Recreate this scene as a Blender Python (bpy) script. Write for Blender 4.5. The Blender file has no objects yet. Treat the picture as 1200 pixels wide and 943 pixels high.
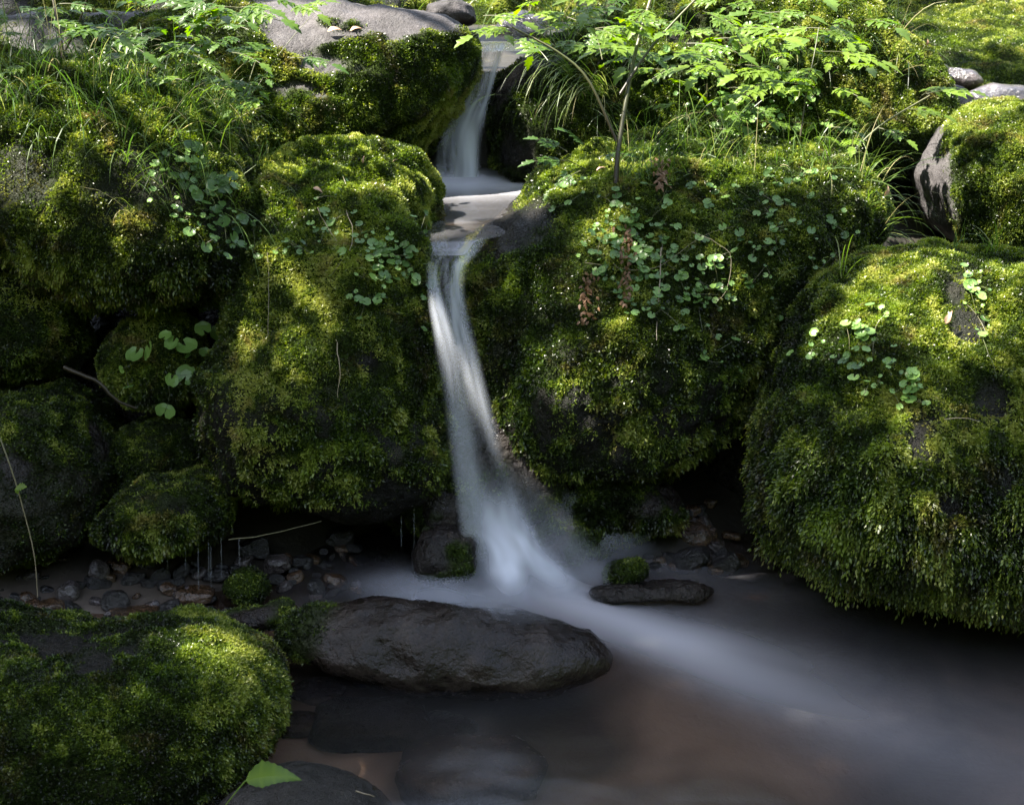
import bpy, bmesh, math, random
import numpy as np
from mathutils import Vector

sc = bpy.context.scene
COL = sc.collection
R = math.radians
rng = np.random.default_rng(11)
random.seed(5)

# ------------------------------------------------------------------ camera, sky, sun
CAM = np.array([0.0, 0.0, 1.6])
PITCH = R(20)
FWD = np.array([0, math.cos(PITCH), -math.sin(PITCH)])
UP = np.array([0, math.sin(PITCH), math.cos(PITCH)])
RIGHT = np.array([1.0, 0, 0])
F = 1667.0
cd = bpy.data.cameras.new("camera")
cam = bpy.data.objects.new("camera", cd)
COL.objects.link(cam)
cam.location = CAM
cam.rotation_euler = (math.pi / 2 - PITCH, 0, 0)
cd.lens = 50
cd.sensor_width = 36
cd.clip_start = 0.05
cd.clip_end = 200
cd.dof.use_dof = True
cd.dof.focus_distance = 3.35
cd.dof.aperture_fstop = 9.0
sc.camera = cam

SUN_EL = R(58)
SUN_AZ = R(-98)          # measured from +Y (away from the camera) towards +X
SUN = np.array([math.cos(SUN_EL) * math.sin(SUN_AZ), math.cos(SUN_EL) * math.cos(SUN_AZ), math.sin(SUN_EL)])
w = bpy.data.worlds.new("World")
sc.world = w
w.use_nodes = True
nt = w.node_tree
sky = nt.nodes.new("ShaderNodeTexSky")
sky.sky_type = 'NISHITA'
sky.sun_disc = False
sky.sun_elevation = SUN_EL
sky.sun_rotation = SUN_AZ
hsv = nt.nodes.new("ShaderNodeHueSaturation")
hsv.inputs['Saturation'].default_value = 0.62
nt.links.new(sky.outputs[0], hsv.inputs['Color'])
nt.links.new(hsv.outputs[0], nt.nodes["Background"].inputs[0])
nt.nodes["Background"].inputs[1].default_value = 0.13
sl = bpy.data.lights.new("sun", 'SUN')
sl.energy = 5.0
sl.angle = R(0.6)
sl.color = (1.0, 0.94, 0.82)
so = bpy.data.objects.new("sun", sl)
so.rotation_euler = Vector(SUN).to_track_quat('Z', 'Y').to_euler()
so.location = (-3, 4, 9)
COL.objects.link(so)
sc.view_settings.view_transform = 'Standard'
sc.view_settings.look = 'None'
sc.view_settings.gamma = 1
sc.view_settings.exposure = 2.5
sc.cycles.max_bounces = 7
sc.cycles.diffuse_bounces = 3
sc.cycles.glossy_bounces = 3
sc.cycles.transmission_bounces = 4
sc.cycles.transparent_max_bounces = 20
sc.cycles.caustics_reflective = False
sc.cycles.caustics_refractive = False


# ------------------------------------------------------------------ maths
def P(px, py, t):
    """world point seen at photo pixel (px,py), t metres along the viewing axis"""
    px = np.asarray(px, float); py = np.asarray(py, float)
    a = (px - 600) / F; b = -(py - 471.5) / F
    return CAM + np.multiply.outer(np.ones_like(a) * t, np.ones(3)) * (
        FWD + np.multiply.outer(a, RIGHT) + np.multiply.outer(b, UP))


def G(px, py, z=0.0):
    """world point at pixel on the level z"""
    a = (px - 600) / F; b = -(py - 471.5) / F
    d = FWD + a * RIGHT + b * UP
    return CAM + d * ((z - CAM[2]) / d[2])


def proj(p):
    q = p - CAM
    t = q @ FWD
    t = np.where(t < 0.05, 0.05, t)
    return 600 + F * (q @ RIGHT) / t, 471.5 - F * (q @ UP) / t, t


def _hash(i, j, k, s):
    n = (i.astype(np.int64) * 374761393 + j.astype(np.int64) * 668265263 + k.astype(np.int64) * 2147483647 + s * 974634777)
    n = (n ^ (n >> 13)) * 1274126177
    n = n & 0x7fffffff
    n = (n ^ (n >> 16)) * 60493 & 0x7fffffff
    return (n % 65536) / 65535.0


def vnoise(p, s=0):
    f = np.floor(p); u = p - f
    u = u * u * (3 - 2 * u)
    i, j, k = f[:, 0], f[:, 1], f[:, 2]
    r = 0
    for a in (0, 1):
        for b in (0, 1):
            for c in (0, 1):
                wgt = (u[:, 0] if a else 1 - u[:, 0]) * (u[:, 1] if b else 1 - u[:, 1]) * (u[:, 2] if c else 1 - u[:, 2])
                r = r + wgt * _hash(i + a, j + b, k + c, s)
    return r * 2 - 1


def fbm(p, s=0, o=4, g=0.5):
    r = 0; a = 1; tot = 0
    for q in range(o):
        r = r + a * vnoise(p * (2.03 ** q) + 17.3 * q, s + q); tot += a; a *= g
    return r / tot


def sstep(a, b, x):
    u = np.clip((x - a) / (b - a), 0, 1)
    return u * u * (3 - 2 * u)


def unit(v):
    return v / np.maximum(np.linalg.norm(v, axis=-1, keepdims=True), 1e-9)


def rvec(n, r=None):
    r = r or rng
    return unit(r.normal(size=(n, 3)))


# ------------------------------------------------------------------ objects
def tag(o, label=None, cat=None, group=None, kind=None):
    if label: o['label'] = label
    if cat: o['category'] = cat
    if group: o['group'] = group
    if kind: o['kind'] = kind
    return o


WORLD = {}


def name_key(o): return o.name


def mesh_obj(name, verts, faces, mat, loc=(0, 0, 0), parent=None, attrs=None, smooth=False):
    """verts (N,3) world (or parent-local) coordinates; faces: one (M,k) array or a list of such"""
    loc = np.asarray(loc, float)
    if isinstance(faces, np.ndarray): faces = [faces]
    faces = [np.asarray(f, dtype=np.int32) for f in faces if len(f)]
    me = bpy.data.meshes.new(name)
    v = (np.asarray(verts, float) - loc).astype(np.float32)
    me.vertices.add(len(v))
    me.vertices.foreach_set("co", v.ravel())
    idx = np.concatenate([f.ravel() for f in faces])
    cnt = np.concatenate([np.full(len(f), f.shape[1], dtype=np.int32) for f in faces])
    me.loops.add(len(idx))
    me.loops.foreach_set("vertex_index", idx)
    me.polygons.add(len(cnt))
    st = np.zeros(len(cnt), dtype=np.int32); st[1:] = np.cumsum(cnt)[:-1]
    me.polygons.foreach_set("loop_start", st)
    me.polygons.foreach_set("loop_total", cnt)
    me.polygons.foreach_set("use_smooth", np.full(len(cnt), smooth))
    for k, a in (attrs or {}).items():
        at = me.attributes.new(k, 'FLOAT', 'POINT')
        at.data.foreach_set("value", np.asarray(a, dtype=np.float32))
    me.update(calc_edges=True)
    me.materials.append(mat)
    o = bpy.data.objects.new(name, me)
    COL.objects.link(o)
    if parent is not None:
        o.parent = parent
    WORLD[name_key(o)] = loc
    o.location = loc if parent is None else (loc - WORLD.get(name_key(parent), np.array(parent.location)))
    return o


def empty(name, loc):
    o = bpy.data.objects.new(name, None)
    COL.objects.link(o)
    o.location = loc
    return o


class Bag:
    """collects many pieces into one mesh"""
    def __init__(s): s.v = []; s.f = {}; s.a = []; s.n = 0

    def add(s, v, f, tint=0.5):
        v = np.asarray(v, float); f = np.asarray(f, int)
        s.v.append(v)
        s.f.setdefault(f.shape[1], []).append(f + s.n)
        s.a.append(np.full(len(v), tint) if np.isscalar(tint) else np.asarray(tint, float))
        s.n += len(v)

    def build(s, name, mat, loc=(0, 0, 0), parent=None, smooth=False):
        if not s.n: return None
        return mesh_obj(name, np.concatenate(s.v), [np.concatenate(x) for x in s.f.values()], mat, loc, parent,
                        {'tint': np.concatenate(s.a)}, smooth)


def tube_geo(pts, radii, n=6):
    pts = np.asarray(pts, float)
    m = len(pts)
    radii = np.ones(m) * radii
    tan = unit(np.gradient(pts, axis=0))
    ref = np.array([0.31, 0.9, 0.3])
    s1 = unit(np.cross(tan, ref)); s2 = np.cross(tan, s1)
    an = np.linspace(0, 2 * math.pi, n, endpoint=False)
    v = (pts[:, None, :] + radii[:, None, None] * (np.cos(an)[None, :, None] * s1[:, None, :] + np.sin(an)[None, :, None] * s2[:, None, :])).reshape(-1, 3)
    f = []
    for i in range(m - 1):
        for j in range(n):
            f.append((i * n + j, i * n + (j + 1) % n, (i + 1) * n + (j + 1) % n, (i + 1) * n + j))
    return v, np.array(f)


def smooth_path(pts, n=16):
    pts = np.asarray(pts, float)
    d = np.concatenate([[0], np.cumsum(np.linalg.norm(np.diff(pts, axis=0), axis=1))])
    u = np.linspace(0, d[-1], n)
    # Catmull-Rom through the control points
    out = []
    for x in u:
        i = min(max(np.searchsorted(d, x) - 1, 0), len(pts) - 2)
        t = (x - d[i]) / max(d[i + 1] - d[i], 1e-9)
        p0 = pts[max(i - 1, 0)]; p1 = pts[i]; p2 = pts[i + 1]; p3 = pts[min(i + 2, len(pts) - 1)]
        out.append(0.5 * ((2 * p1) + (-p0 + p2) * t + (2 * p0 - 5 * p1 + 4 * p2 - p3) * t * t + (-p0 + 3 * p1 - 3 * p2 + p3) * t ** 3))
    return np.array(out)


# ------------------------------------------------------------------ materials
def new_mat(name):
    m = bpy.data.materials.new(name); m.use_nodes = True
    t = m.node_tree
    for n in list(t.nodes): t.nodes.remove(n)
    out = t.nodes.new("ShaderNodeOutputMaterial")
    return m, t, out


def N(t, typ, **kw):
    n = t.nodes.new(typ)
    for k, v in kw.items():
        if k in n.inputs: n.inputs[k].default_value = v
        else: setattr(n, k, v)
    return n


def ramp(t, fac, stops):
    r = t.nodes.new("ShaderNodeValToRGB")
    e = r.color_ramp.elements
    e[0].position, e[0].color = stops[0][0], (*stops[0][1], 1)
    e[1].position, e[1].color = stops[-1][0], (*stops[-1][1], 1)
    for p, c in stops[1:-1]:
        x = e.new(p); x.color = (*c, 1)
    t.links.new(fac, r.inputs[0])
    return r.outputs[0]


def noise_node(t, scale, detail=5, rough=0.55, coord=None, dist=0.0):
    n = N(t, "ShaderNodeTexNoise")
    n.inputs['Scale'].default_value = scale; n.inputs['Detail'].default_value = detail
    n.inputs['Roughness'].default_value = rough; n.inputs['Distortion'].default_value = dist
    if coord is not None: t.links.new(coord, n.inputs['Vector'])
    return n.outputs['Fac']


def foliage_mat(name, stops, rough=0.45, trans=0.4, spec=0.5, brown=False):
    """thin leaf: diffuse + light let through + a waxy gloss; 'tint' picks the leaf's own colour"""
    m, t, out = new_mat(name)
    at = N(t, "ShaderNodeAttribute", attribute_name="tint")
    c = ramp(t, at.outputs['Fac'], stops)
    if brown:                                       # withered and differently coloured growth in patches
        co = N(t, "ShaderNodeTexCoord").outputs['Object']
        k1 = ramp(t, noise_node(t, 9, 6, .65, co, .6), [(0.54, (0, 0, 0)), (0.66, (1, 1, 1))])
        k2 = ramp(t, noise_node(t, 4.2, 5, .6, co, .3), [(0.45, (0, 0, 0)), (0.62, (1, 1, 1))])
        cb = ramp(t, at.outputs['Fac'], [(0.0, (0.012, 0.008, 0.004)), (0.5, (0.075, 0.055, 0.018)), (1.0, (0.26, 0.19, 0.075))])
        cg = ramp(t, at.outputs['Fac'], [(0.0, (0.006, 0.011, 0.003)), (0.5, (0.036, 0.068, 0.010)), (1.0, (0.18, 0.25, 0.03))])
        m1 = N(t, "ShaderNodeMix", data_type='RGBA'); m0 = N(t, "ShaderNodeMix", data_type='RGBA')
        t.links.new(k2, m0.inputs[0]); t.links.new(c, m0.inputs[6]); t.links.new(cg, m0.inputs[7])
        sc_ = N(t, "ShaderNodeMath", operation='MULTIPLY'); sc_.inputs[1].default_value = .75
        t.links.new(k1, sc_.inputs[0]); t.links.new(sc_.outputs[0], m1.inputs[0])
        t.links.new(m0.outputs[2], m1.inputs[6]); t.links.new(cb, m1.inputs[7])
        c = m1.outputs[2]
    p = N(t, "ShaderNodeBsdfPrincipled")
    p.inputs['Roughness'].default_value = rough
    p.inputs['Specular IOR Level'].default_value = spec
    t.links.new(c, p.inputs['Base Color'])
    tr = N(t, "ShaderNodeBsdfTranslucent")
    hs = N(t, "ShaderNodeHueSaturation"); hs.inputs['Saturation'].default_value = 1.15; hs.inputs['Value'].default_value = 1.5
    t.links.new(c, hs.inputs['Color']); t.links.new(hs.outputs[0], tr.inputs['Color'])
    mx = N(t, "ShaderNodeMixShader"); mx.inputs[0].default_value = trans
    t.links.new(p.outputs[0], mx.inputs[1]); t.links.new(tr.outputs[0], mx.inputs[2])
    t.links.new(mx.outputs[0], out.inputs[0])
    return m


def stone_mat(name, stops, rough=(0.35, 0.7), scale=7.0, bump=0.5, mosscol=((0.0, (0.010, 0.015, 0.004)), (1.0, (0.035, 0.055, 0.010))), wet=0.0, grain=220.0, spec=0.4, bump2=None):
    m, t, out = new_mat(name)
    co = N(t, "ShaderNodeTexCoord").outputs['Object']
    n1 = noise_node(t, scale, 7, 0.62, co)
    n2 = noise_node(t, scale * 6, 5, 0.6, co)
    n3 = noise_node(t, grain, 2, 0.6, co)
    c1 = ramp(t, n1, stops)
    c2 = ramp(t, n3, [(0.3, (0.55, 0.55, 0.55)), (0.7, (1.5, 1.5, 1.5))])
    mul = N(t, "ShaderNodeMix", data_type='RGBA', blend_type='MULTIPLY'); mul.inputs[0].default_value = 0.8
    t.links.new(c1, mul.inputs[6]); t.links.new(c2, mul.inputs[7])
    mc = ramp(t, n2, mosscol)
    at = N(t, "ShaderNodeAttribute", attribute_name="moss")
    mx = N(t, "ShaderNodeMix", data_type='RGBA')
    t.links.new(at.outputs['Fac'], mx.inputs[0]); t.links.new(mul.outputs[2], mx.inputs[6]); t.links.new(mc, mx.inputs[7])
    p = N(t, "ShaderNodeBsdfPrincipled")
    t.links.new(mx.outputs[2], p.inputs['Base Color'])
    rr = N(t, "ShaderNodeMapRange"); rr.inputs[3].default_value = rough[0]; rr.inputs[4].default_value = rough[1]
    rr.inputs[1].default_value = 0.35; rr.inputs[2].default_value = 0.65
    t.links.new(n2, rr.inputs[0])
    rm = N(t, "ShaderNodeMix", data_type='FLOAT'); rm.inputs[3].default_value = 0.9
    t.links.new(at.outputs['Fac'], rm.inputs[0]); t.links.new(rr.outputs[0], rm.inputs[2])
    t.links.new(rm.outputs[0], p.inputs['Roughness'])
    if wet:
        p.inputs['Coat Weight'].default_value = wet; p.inputs['Coat Roughness'].default_value = 0.10
    sp = N(t, "ShaderNodeMapRange"); sp.inputs[3].default_value = spec; sp.inputs[4].default_value = 0.04
    t.links.new(at.outputs['Fac'], sp.inputs[0]); t.links.new(sp.outputs[0], p.inputs['Specular IOR Level'])
    b1 = N(t, "ShaderNodeBump"); b1.inputs['Strength'].default_value = bump; b1.inputs['Distance'].default_value = 0.02
    t.links.new(n2, b1.inputs['Height'])
    b2 = N(t, "ShaderNodeBump"); b2.inputs['Strength'].default_value = bump if bump2 is None else bump2; b2.inputs['Distance'].default_value = 0.006
    t.links.new(n3, b2.inputs['Height']); t.links.new(b1.outputs[0], b2.inputs['Normal'])
    t.links.new(b2.outputs[0], p.inputs['Normal'])
    if wet: t.links.new(b2.outputs[0], p.inputs['Coat Normal'])
    t.links.new(p.outputs[0], out.inputs[0])
    return m


DARK = [(0.3, (0.003, 0.0028, 0.0025)), (0.5, (0.008, 0.007, 0.006)), (0.7, (0.020, 0.017, 0.013))]
M_dark = stone_mat("dark_stone", DARK, rough=(.25,.6), bump=1.0, spec=.22)
M_wet = stone_mat("wet_stone", [(0.3, (0.006, 0.0045, 0.004)), (0.52, (0.015, 0.011, 0.0095)), (0.7, (0.036, 0.027, 0.022))], rough=(0.14, 0.42), bump=1.0, grain=200, spec=.38, bump2=.4)
M_pool = stone_mat("wet_pool_rock", [(0.3, (0.006, 0.004, 0.0035)), (0.5, (0.017, 0.012, 0.010)), (0.7, (0.04, 0.03, 0.025))], rough=(0.10, 0.30), bump=.45, grain=170, spec=.30, scale=9, bump2=.25)
M_grey = stone_mat("grey_stone", [(0.3, (0.020, 0.018, 0.019)), (0.5, (0.05, 0.045, 0.047)), (0.7, (0.095, 0.085, 0.088))], rough=(0.6, 0.9), scale=6)
M_brown = stone_mat("brown_wet_pebble", [(0.3, (0.022, 0.012, 0.006)), (0.5, (0.06, 0.034, 0.018)), (0.7, (0.13, 0.078, 0.045))], rough=(0.06, 0.25), wet=0.9, scale=14, bump2=.08)
M_pale = stone_mat("pale_wet_pebble", [(0.3, (0.025, 0.02, 0.02)), (0.5, (0.06, 0.05, 0.05)), (0.7, (0.13, 0.105, 0.1))], rough=(0.06, 0.25), wet=0.9, scale=14, bump2=.08)
M_black = stone_mat("black_wet_pebble", [(0.3, (0.004, 0.0036, 0.004)), (0.5, (0.010, 0.009, 0.0095)), (0.7, (0.025, 0.022, 0.022))], rough=(0.05, 0.22), wet=1.0, scale=14, bump=0.8, bump2=.08)

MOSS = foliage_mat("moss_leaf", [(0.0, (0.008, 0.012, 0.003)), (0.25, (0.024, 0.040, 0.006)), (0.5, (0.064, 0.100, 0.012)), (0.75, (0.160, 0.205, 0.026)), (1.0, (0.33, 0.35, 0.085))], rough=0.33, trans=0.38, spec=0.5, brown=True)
MOSS_DRY = foliage_mat("dull_moss_leaf", [(0.0, (0.010, 0.012, 0.006)), (0.3, (0.026, 0.030, 0.012)), (0.6, (0.06, 0.066, 0.022)), (1.0, (0.15, 0.15, 0.06))], rough=0.5, trans=0.25)
GRASS = foliage_mat("grass_blade", [(0.0, (0.022, 0.040, 0.012)), (0.4, (0.055, 0.105, 0.022)), (0.8, (0.13, 0.20, 0.035)), (0.9, (0.26, 0.27, 0.10)), (1.0, (0.42, 0.36, 0.2))], rough=0.4, trans=0.45)
LEAFY = foliage_mat("herb_leaf", [(0.0, (0.02, 0.05, 0.012)), (0.5, (0.07, 0.14, 0.018)), (1.0, (0.17, 0.26, 0.025))], rough=0.42, trans=0.5)
ROUNDL = foliage_mat("round_leaf", [(0.0, (0.035, 0.08, 0.020)), (0.5, (0.115, 0.21, 0.055)), (1.0, (0.22, 0.36, 0.08))], rough=0.38, trans=0.3)
DRYL = foliage_mat("dead_leaf", [(0.0, (0.06, 0.03, 0.015)), (0.5, (0.2, 0.11, 0.06)), (1.0, (0.5, 0.33, 0.24))], rough=0.6, trans=0.2)
STEM = foliage_mat("stalk", [(0.0, (0.025, 0.012, 0.012)), (0.5, (0.06, 0.07, 0.02)), (1.0, (0.28, 0.22, 0.16))], rough=0.45, trans=0.0)
BARK = stone_mat("bark", [(0.3, (0.02, 0.014, 0.01)), (0.7, (0.09, 0.065, 0.045))], scale=20)
CROWN = foliage_mat("tree_leaf", [(0.0, (0.02, 0.045, 0.012)), (1.0, (0.07, 0.12, 0.03))], rough=0.5, trans=0.35)


# ------------------------------------------------------------------ ground
XC = -0.07


def ground_z(x, y):
    zl = np.interp(y, [0.5, 2.55, 2.95, 3.3, 3.55, 3.85, 4.3, 5.2, 7, 12], [-.16, -.12, .0, .035, .10, .55, .90, .95, 1.0, 3.8])
    z0 = np.interp(y, [0.5, 2.6, 3.2, 3.5, 3.7, 3.95, 4.4, 5.2, 7, 12], [-.16, -.12, -.055, .02, .10, .55, .80, .92, 1.0, 3.8])
    b = sstep(-0.25, -0.65, x)
    z = zl * b + z0 * (1 - b)
    g = np.exp(-(((x - 0.42) / 0.16) ** 2)) * np.exp(-(((y - 3.38) / 0.22) ** 2))
    z = z + 0.075 * g
    # bed of the upper pool and its feeder, cut into the bank
    ch = sstep(0.50, 0.32, np.abs(x - XC + 0.0))
    zc = np.interp(y, [3.45, 3.6, 4.4, 4.46, 4.56, 6.2, 7], [-1, .70, .70, .72, 1.06, 1.06, 1.1])
    cut = ch * sstep(3.5, 3.6, y) * sstep(6.4, 6.0, y)
    z = z * (1 - cut) + zc * cut
    z = z + 0.25 * sstep(1.9, 3.5, np.abs(x)) * sstep(2.0, 4, y)
    return z


def grid(x0, x1, nx, y0, y1, ny):
    xs = np.linspace(x0, x1, nx); ys = np.linspace(y0, y1, ny)
    X, Y = np.meshgrid(xs, ys)
    i = np.arange(nx * ny).reshape(ny, nx)
    f = np.stack([i[:-1, :-1], i[:-1, 1:], i[1:, 1:], i[1:, :-1]], -1).reshape(-1, 4)
    return X.ravel(), Y.ravel(), f


def soil_mat():
    m, t, out = new_mat("stream_bed_soil")
    co = N(t, "ShaderNodeTexCoord").outputs['Object']
    big = noise_node(t, 2.1, 3, 0.5, co, 0.5)
    n = noise_node(t, 9, 6, 0.6, co)
    c1 = ramp(t, big, [(0.36, (0.02, 0.016, 0.013)), (0.5, (0.075, 0.059, 0.048)), (0.64, (0.165, 0.135, 0.112))])
    at = N(t, "ShaderNodeAttribute", attribute_name="moss")
    c2 = ramp(t, n, [(0.3, (0.010, 0.009, 0.006)), (0.6, (0.028, 0.024, 0.016)), (0.8, (0.05, 0.045, 0.02))])
    mx = N(t, "ShaderNodeMix", data_type='RGBA')
    t.links.new(at.outputs['Fac'], mx.inputs[0]); t.links.new(c1, mx.inputs[6]); t.links.new(c2, mx.inputs[7])
    p = N(t, "ShaderNodeBsdfPrincipled"); p.inputs['Roughness'].default_value = 0.6
    t.links.new(mx.outputs[2], p.inputs['Base Color'])
    b = N(t, "ShaderNodeBump"); b.inputs['Strength'].default_value = 0.6; b.inputs['Distance'].default_value = 0.02
    t.links.new(n, b.inputs['Height']); t.links.new(b.outputs[0], p.inputs['Normal'])
    t.links.new(p.outputs[0], out.inputs[0])
    return m


M_soil = soil_mat()
gx, gy, gf = grid(-4.5, 4.5, 300, 0.3, 11, 360)
gz = ground_z(gx, gy)
gp = np.stack([gx, gy, gz], -1)
gz = gz + (0.03 * fbm(gp * 4, 3, 4)) * sstep(2.9, 3.6, gy) + 0.02 * fbm(gp * 3, 9, 2)
gp[:, 2] = gz
ground = mesh_obj("stream_bank", gp, gf, M_soil, smooth=True, attrs={'moss': sstep(2.9, 3.25, gy)})
tag(ground, kind='structure')
far = np.array([[-60, -20, -.6], [60, -20, -.6], [60, 90, -.6], [-60, 90, -.6]], float)
tag(mesh_obj("forest_floor", far, np.array([[0, 1, 2, 3]]), M_soil, attrs={'moss': np.ones(4)}), kind='structure')


# unseen ravine sides, added all round to block the low sky
nr_, na_ = 24, 72
rr_, aa_ = np.meshgrid(np.linspace(0, 1, nr_), np.linspace(0, 2 * math.pi, na_, endpoint=False))
dist = 5.2 + 11 * rr_
back = np.sin(aa_) > .45                                     # the side beyond the boulders starts farther off
dist = dist + np.where(back, 7.5 * sstep(.45, .8, np.sin(aa_)), 0)
rx, ry = dist * np.cos(aa_), 2.0 + dist * np.sin(aa_)
rz = -.5 + 10.5 * rr_ ** 1.0
rp = np.stack([rx, ry, rz], -1).reshape(-1, 3)
rp[:, 2] += .8 * fbm(rp * .6, 6, 3)
ii = np.arange(nr_ * na_).reshape(na_, nr_)
jj = np.roll(ii, -1, 0)
rfc = np.stack([ii[:, :-1], jj[:, :-1], jj[:, 1:], ii[:, 1:]], -1).reshape(-1, 4)


def slope_mat():
    m, t, out = new_mat("sky_blocking_slope")
    co = N(t, "ShaderNodeTexCoord").outputs['Object']
    c = ramp(t, noise_node(t, 2.5, 8, .7, co), [(0.35, (0.008, 0.012, 0.004)), (0.5, (0.03, 0.045, 0.012)), (0.7, (0.07, 0.10, 0.03))])
    p = N(t, "ShaderNodeBsdfPrincipled"); p.inputs['Roughness'].default_value = .9; p.inputs['Specular IOR Level'].default_value = .1
    t.links.new(c, p.inputs['Base Color']); t.links.new(p.outputs[0], out.inputs[0])
    return m


tag(mesh_obj("sky_blocking_slope", rp, rfc, slope_mat(), smooth=True), kind='structure')

# ------------------------------------------------------------------ boulders and their moss
_ico = {}


def ico(sub):
    if sub not in _ico:
        bm = bmesh.new()
        bmesh.ops.create_icosphere(bm, subdivisions=sub, radius=1.0)
        bm.verts.ensure_lookup_table()
        v = np.array([x.co[:] for x in bm.verts]); f = np.array([[x.index for x in q.verts] for q in bm.faces])
        bm.free()
        _ico[sub] = (unit(v), f)
    return _ico[sub]


def vert_normals(v, f):
    fn = np.cross(v[f[:, 1]] - v[f[:, 0]], v[f[:, 2]] - v[f[:, 0]])
    n = np.zeros_like(v)
    for k in range(3): 
        for c in range(3):
            n[:, c] += np.bincount(f[:, k], weights=fn[:, c], minlength=len(v))
    return unit(n), fn


def radial(poly):
    poly = np.asarray(poly, float)
    c = (poly.min(0) + poly.max(0)) / 2
    m = poly.mean(0); c = (c + m) / 2
    q = np.roll(poly, -1, 0)
    th = np.linspace(-math.pi, math.pi, 361)
    r = np.zeros_like(th)
    for i, a in enumerate(th):
        d = np.array([math.cos(a), math.sin(a)]); best = 0
        for p0, p1 in zip(poly, q):
            e = p1 - p0; M = np.array([[d[0], -e[0]], [d[1], -e[1]]])
            det = M[0, 0] * M[1, 1] - M[0, 1] * M[1, 0]
            if abs(det) < 1e-9: continue
            rhs = p0 - c
            s = (rhs[0] * M[1, 1] - M[0, 1] * rhs[1]) / det
            u = (M[0, 0] * rhs[1] - M[1, 0] * rhs[0]) / det
            if s > 0 and -1e-6 <= u <= 1 + 1e-6: best = max(best, s)
        r[i] = best
    k = np.ones(13) / 13
    rr = np.convolve(np.concatenate([r[:-1][-6:], r[:-1], r[:-1][:6]]), k, 'valid')
    return c, th[:-1], rr


def tufts(p, n, L, K, size, droop, spread, tint, jitter=0.45, width=0.42):
    """K small pointed leaflets along a short shoot at every point p; returns verts, faces, tint"""
    m = len(p)
    a = unit(n + jitter * rvec(m) + np.array([0, 0, 0.15]))
    V = []; T = []
    for k in range(K):
        fk = (k + 0.6) / K
        g = np.zeros((m, 3)); g[:, 2] = -droop * fk * fk
        base = p + (a * fk + g) * L[:, None] - n * 0.002
        d = unit(a * 0.7 + g * 1.2 + spread * rvec(m))
        s = unit(np.cross(d, rvec(m)))
        sz = size * (0.7 + 0.6 * rng.random(m))[:, None] * (L / L.mean())[:, None] ** 0.4
        tip = base + d * sz
        mid = base + d * sz * 0.45 
        V.append(np.stack([base, mid + s * sz * width * .5, tip, mid - s * sz * width * .5], 1))
        tt = np.clip(tint + 0.28 * (fk - 0.5) + 0.1 * rng.normal(size=m), 0, 1)
        T.append(np.repeat(tt[:, None], 4, 1))
    V = np.stack(V, 1).reshape(-1, 3); T = np.stack(T, 1).reshape(-1)
    f = np.arange(len(V)).reshape(-1, 4)
    return V, f, T


def scatter(v, f, wgt, dens, cull=True):
    """random points on the triangles, dens per m2 where the vertex weight is 1"""
    n, fn = vert_normals(v, f)
    ar = np.linalg.norm(fn, axis=1) / 2
    wt = wgt[f].mean(1) * ar
    cen = v[f].mean(1)
    if cull:
        fu = unit(fn); tc = unit(CAM - cen)
        px, py, t = proj(cen)
        ok = ((fu * tc).sum(1) > -0.45) & (px > -170) & (px < 1370) & (py > -190) & (py < 1100)
        wt = wt * ok
    tot = wt.sum()
    cnt = int(tot * dens)
    if cnt < 1: return np.zeros((0, 3)), np.zeros((0, 3)), np.zeros(0)
    ti = rng.choice(len(f), cnt, p=wt / tot)
    r1 = np.sqrt(rng.random(cnt)); r2 = rng.random(cnt)
    b = np.stack([1 - r1, r1 * (1 - r2), r1 * r2], -1)
    tri = f[ti]
    p = (v[tri] * b[:, :, None]).sum(1)
    nn = unit((n[tri] * b[:, :, None]).sum(1))
    return p, nn, (wgt[tri] * b).sum(1)


BOULDERS = []
DENS = 80000


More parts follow.
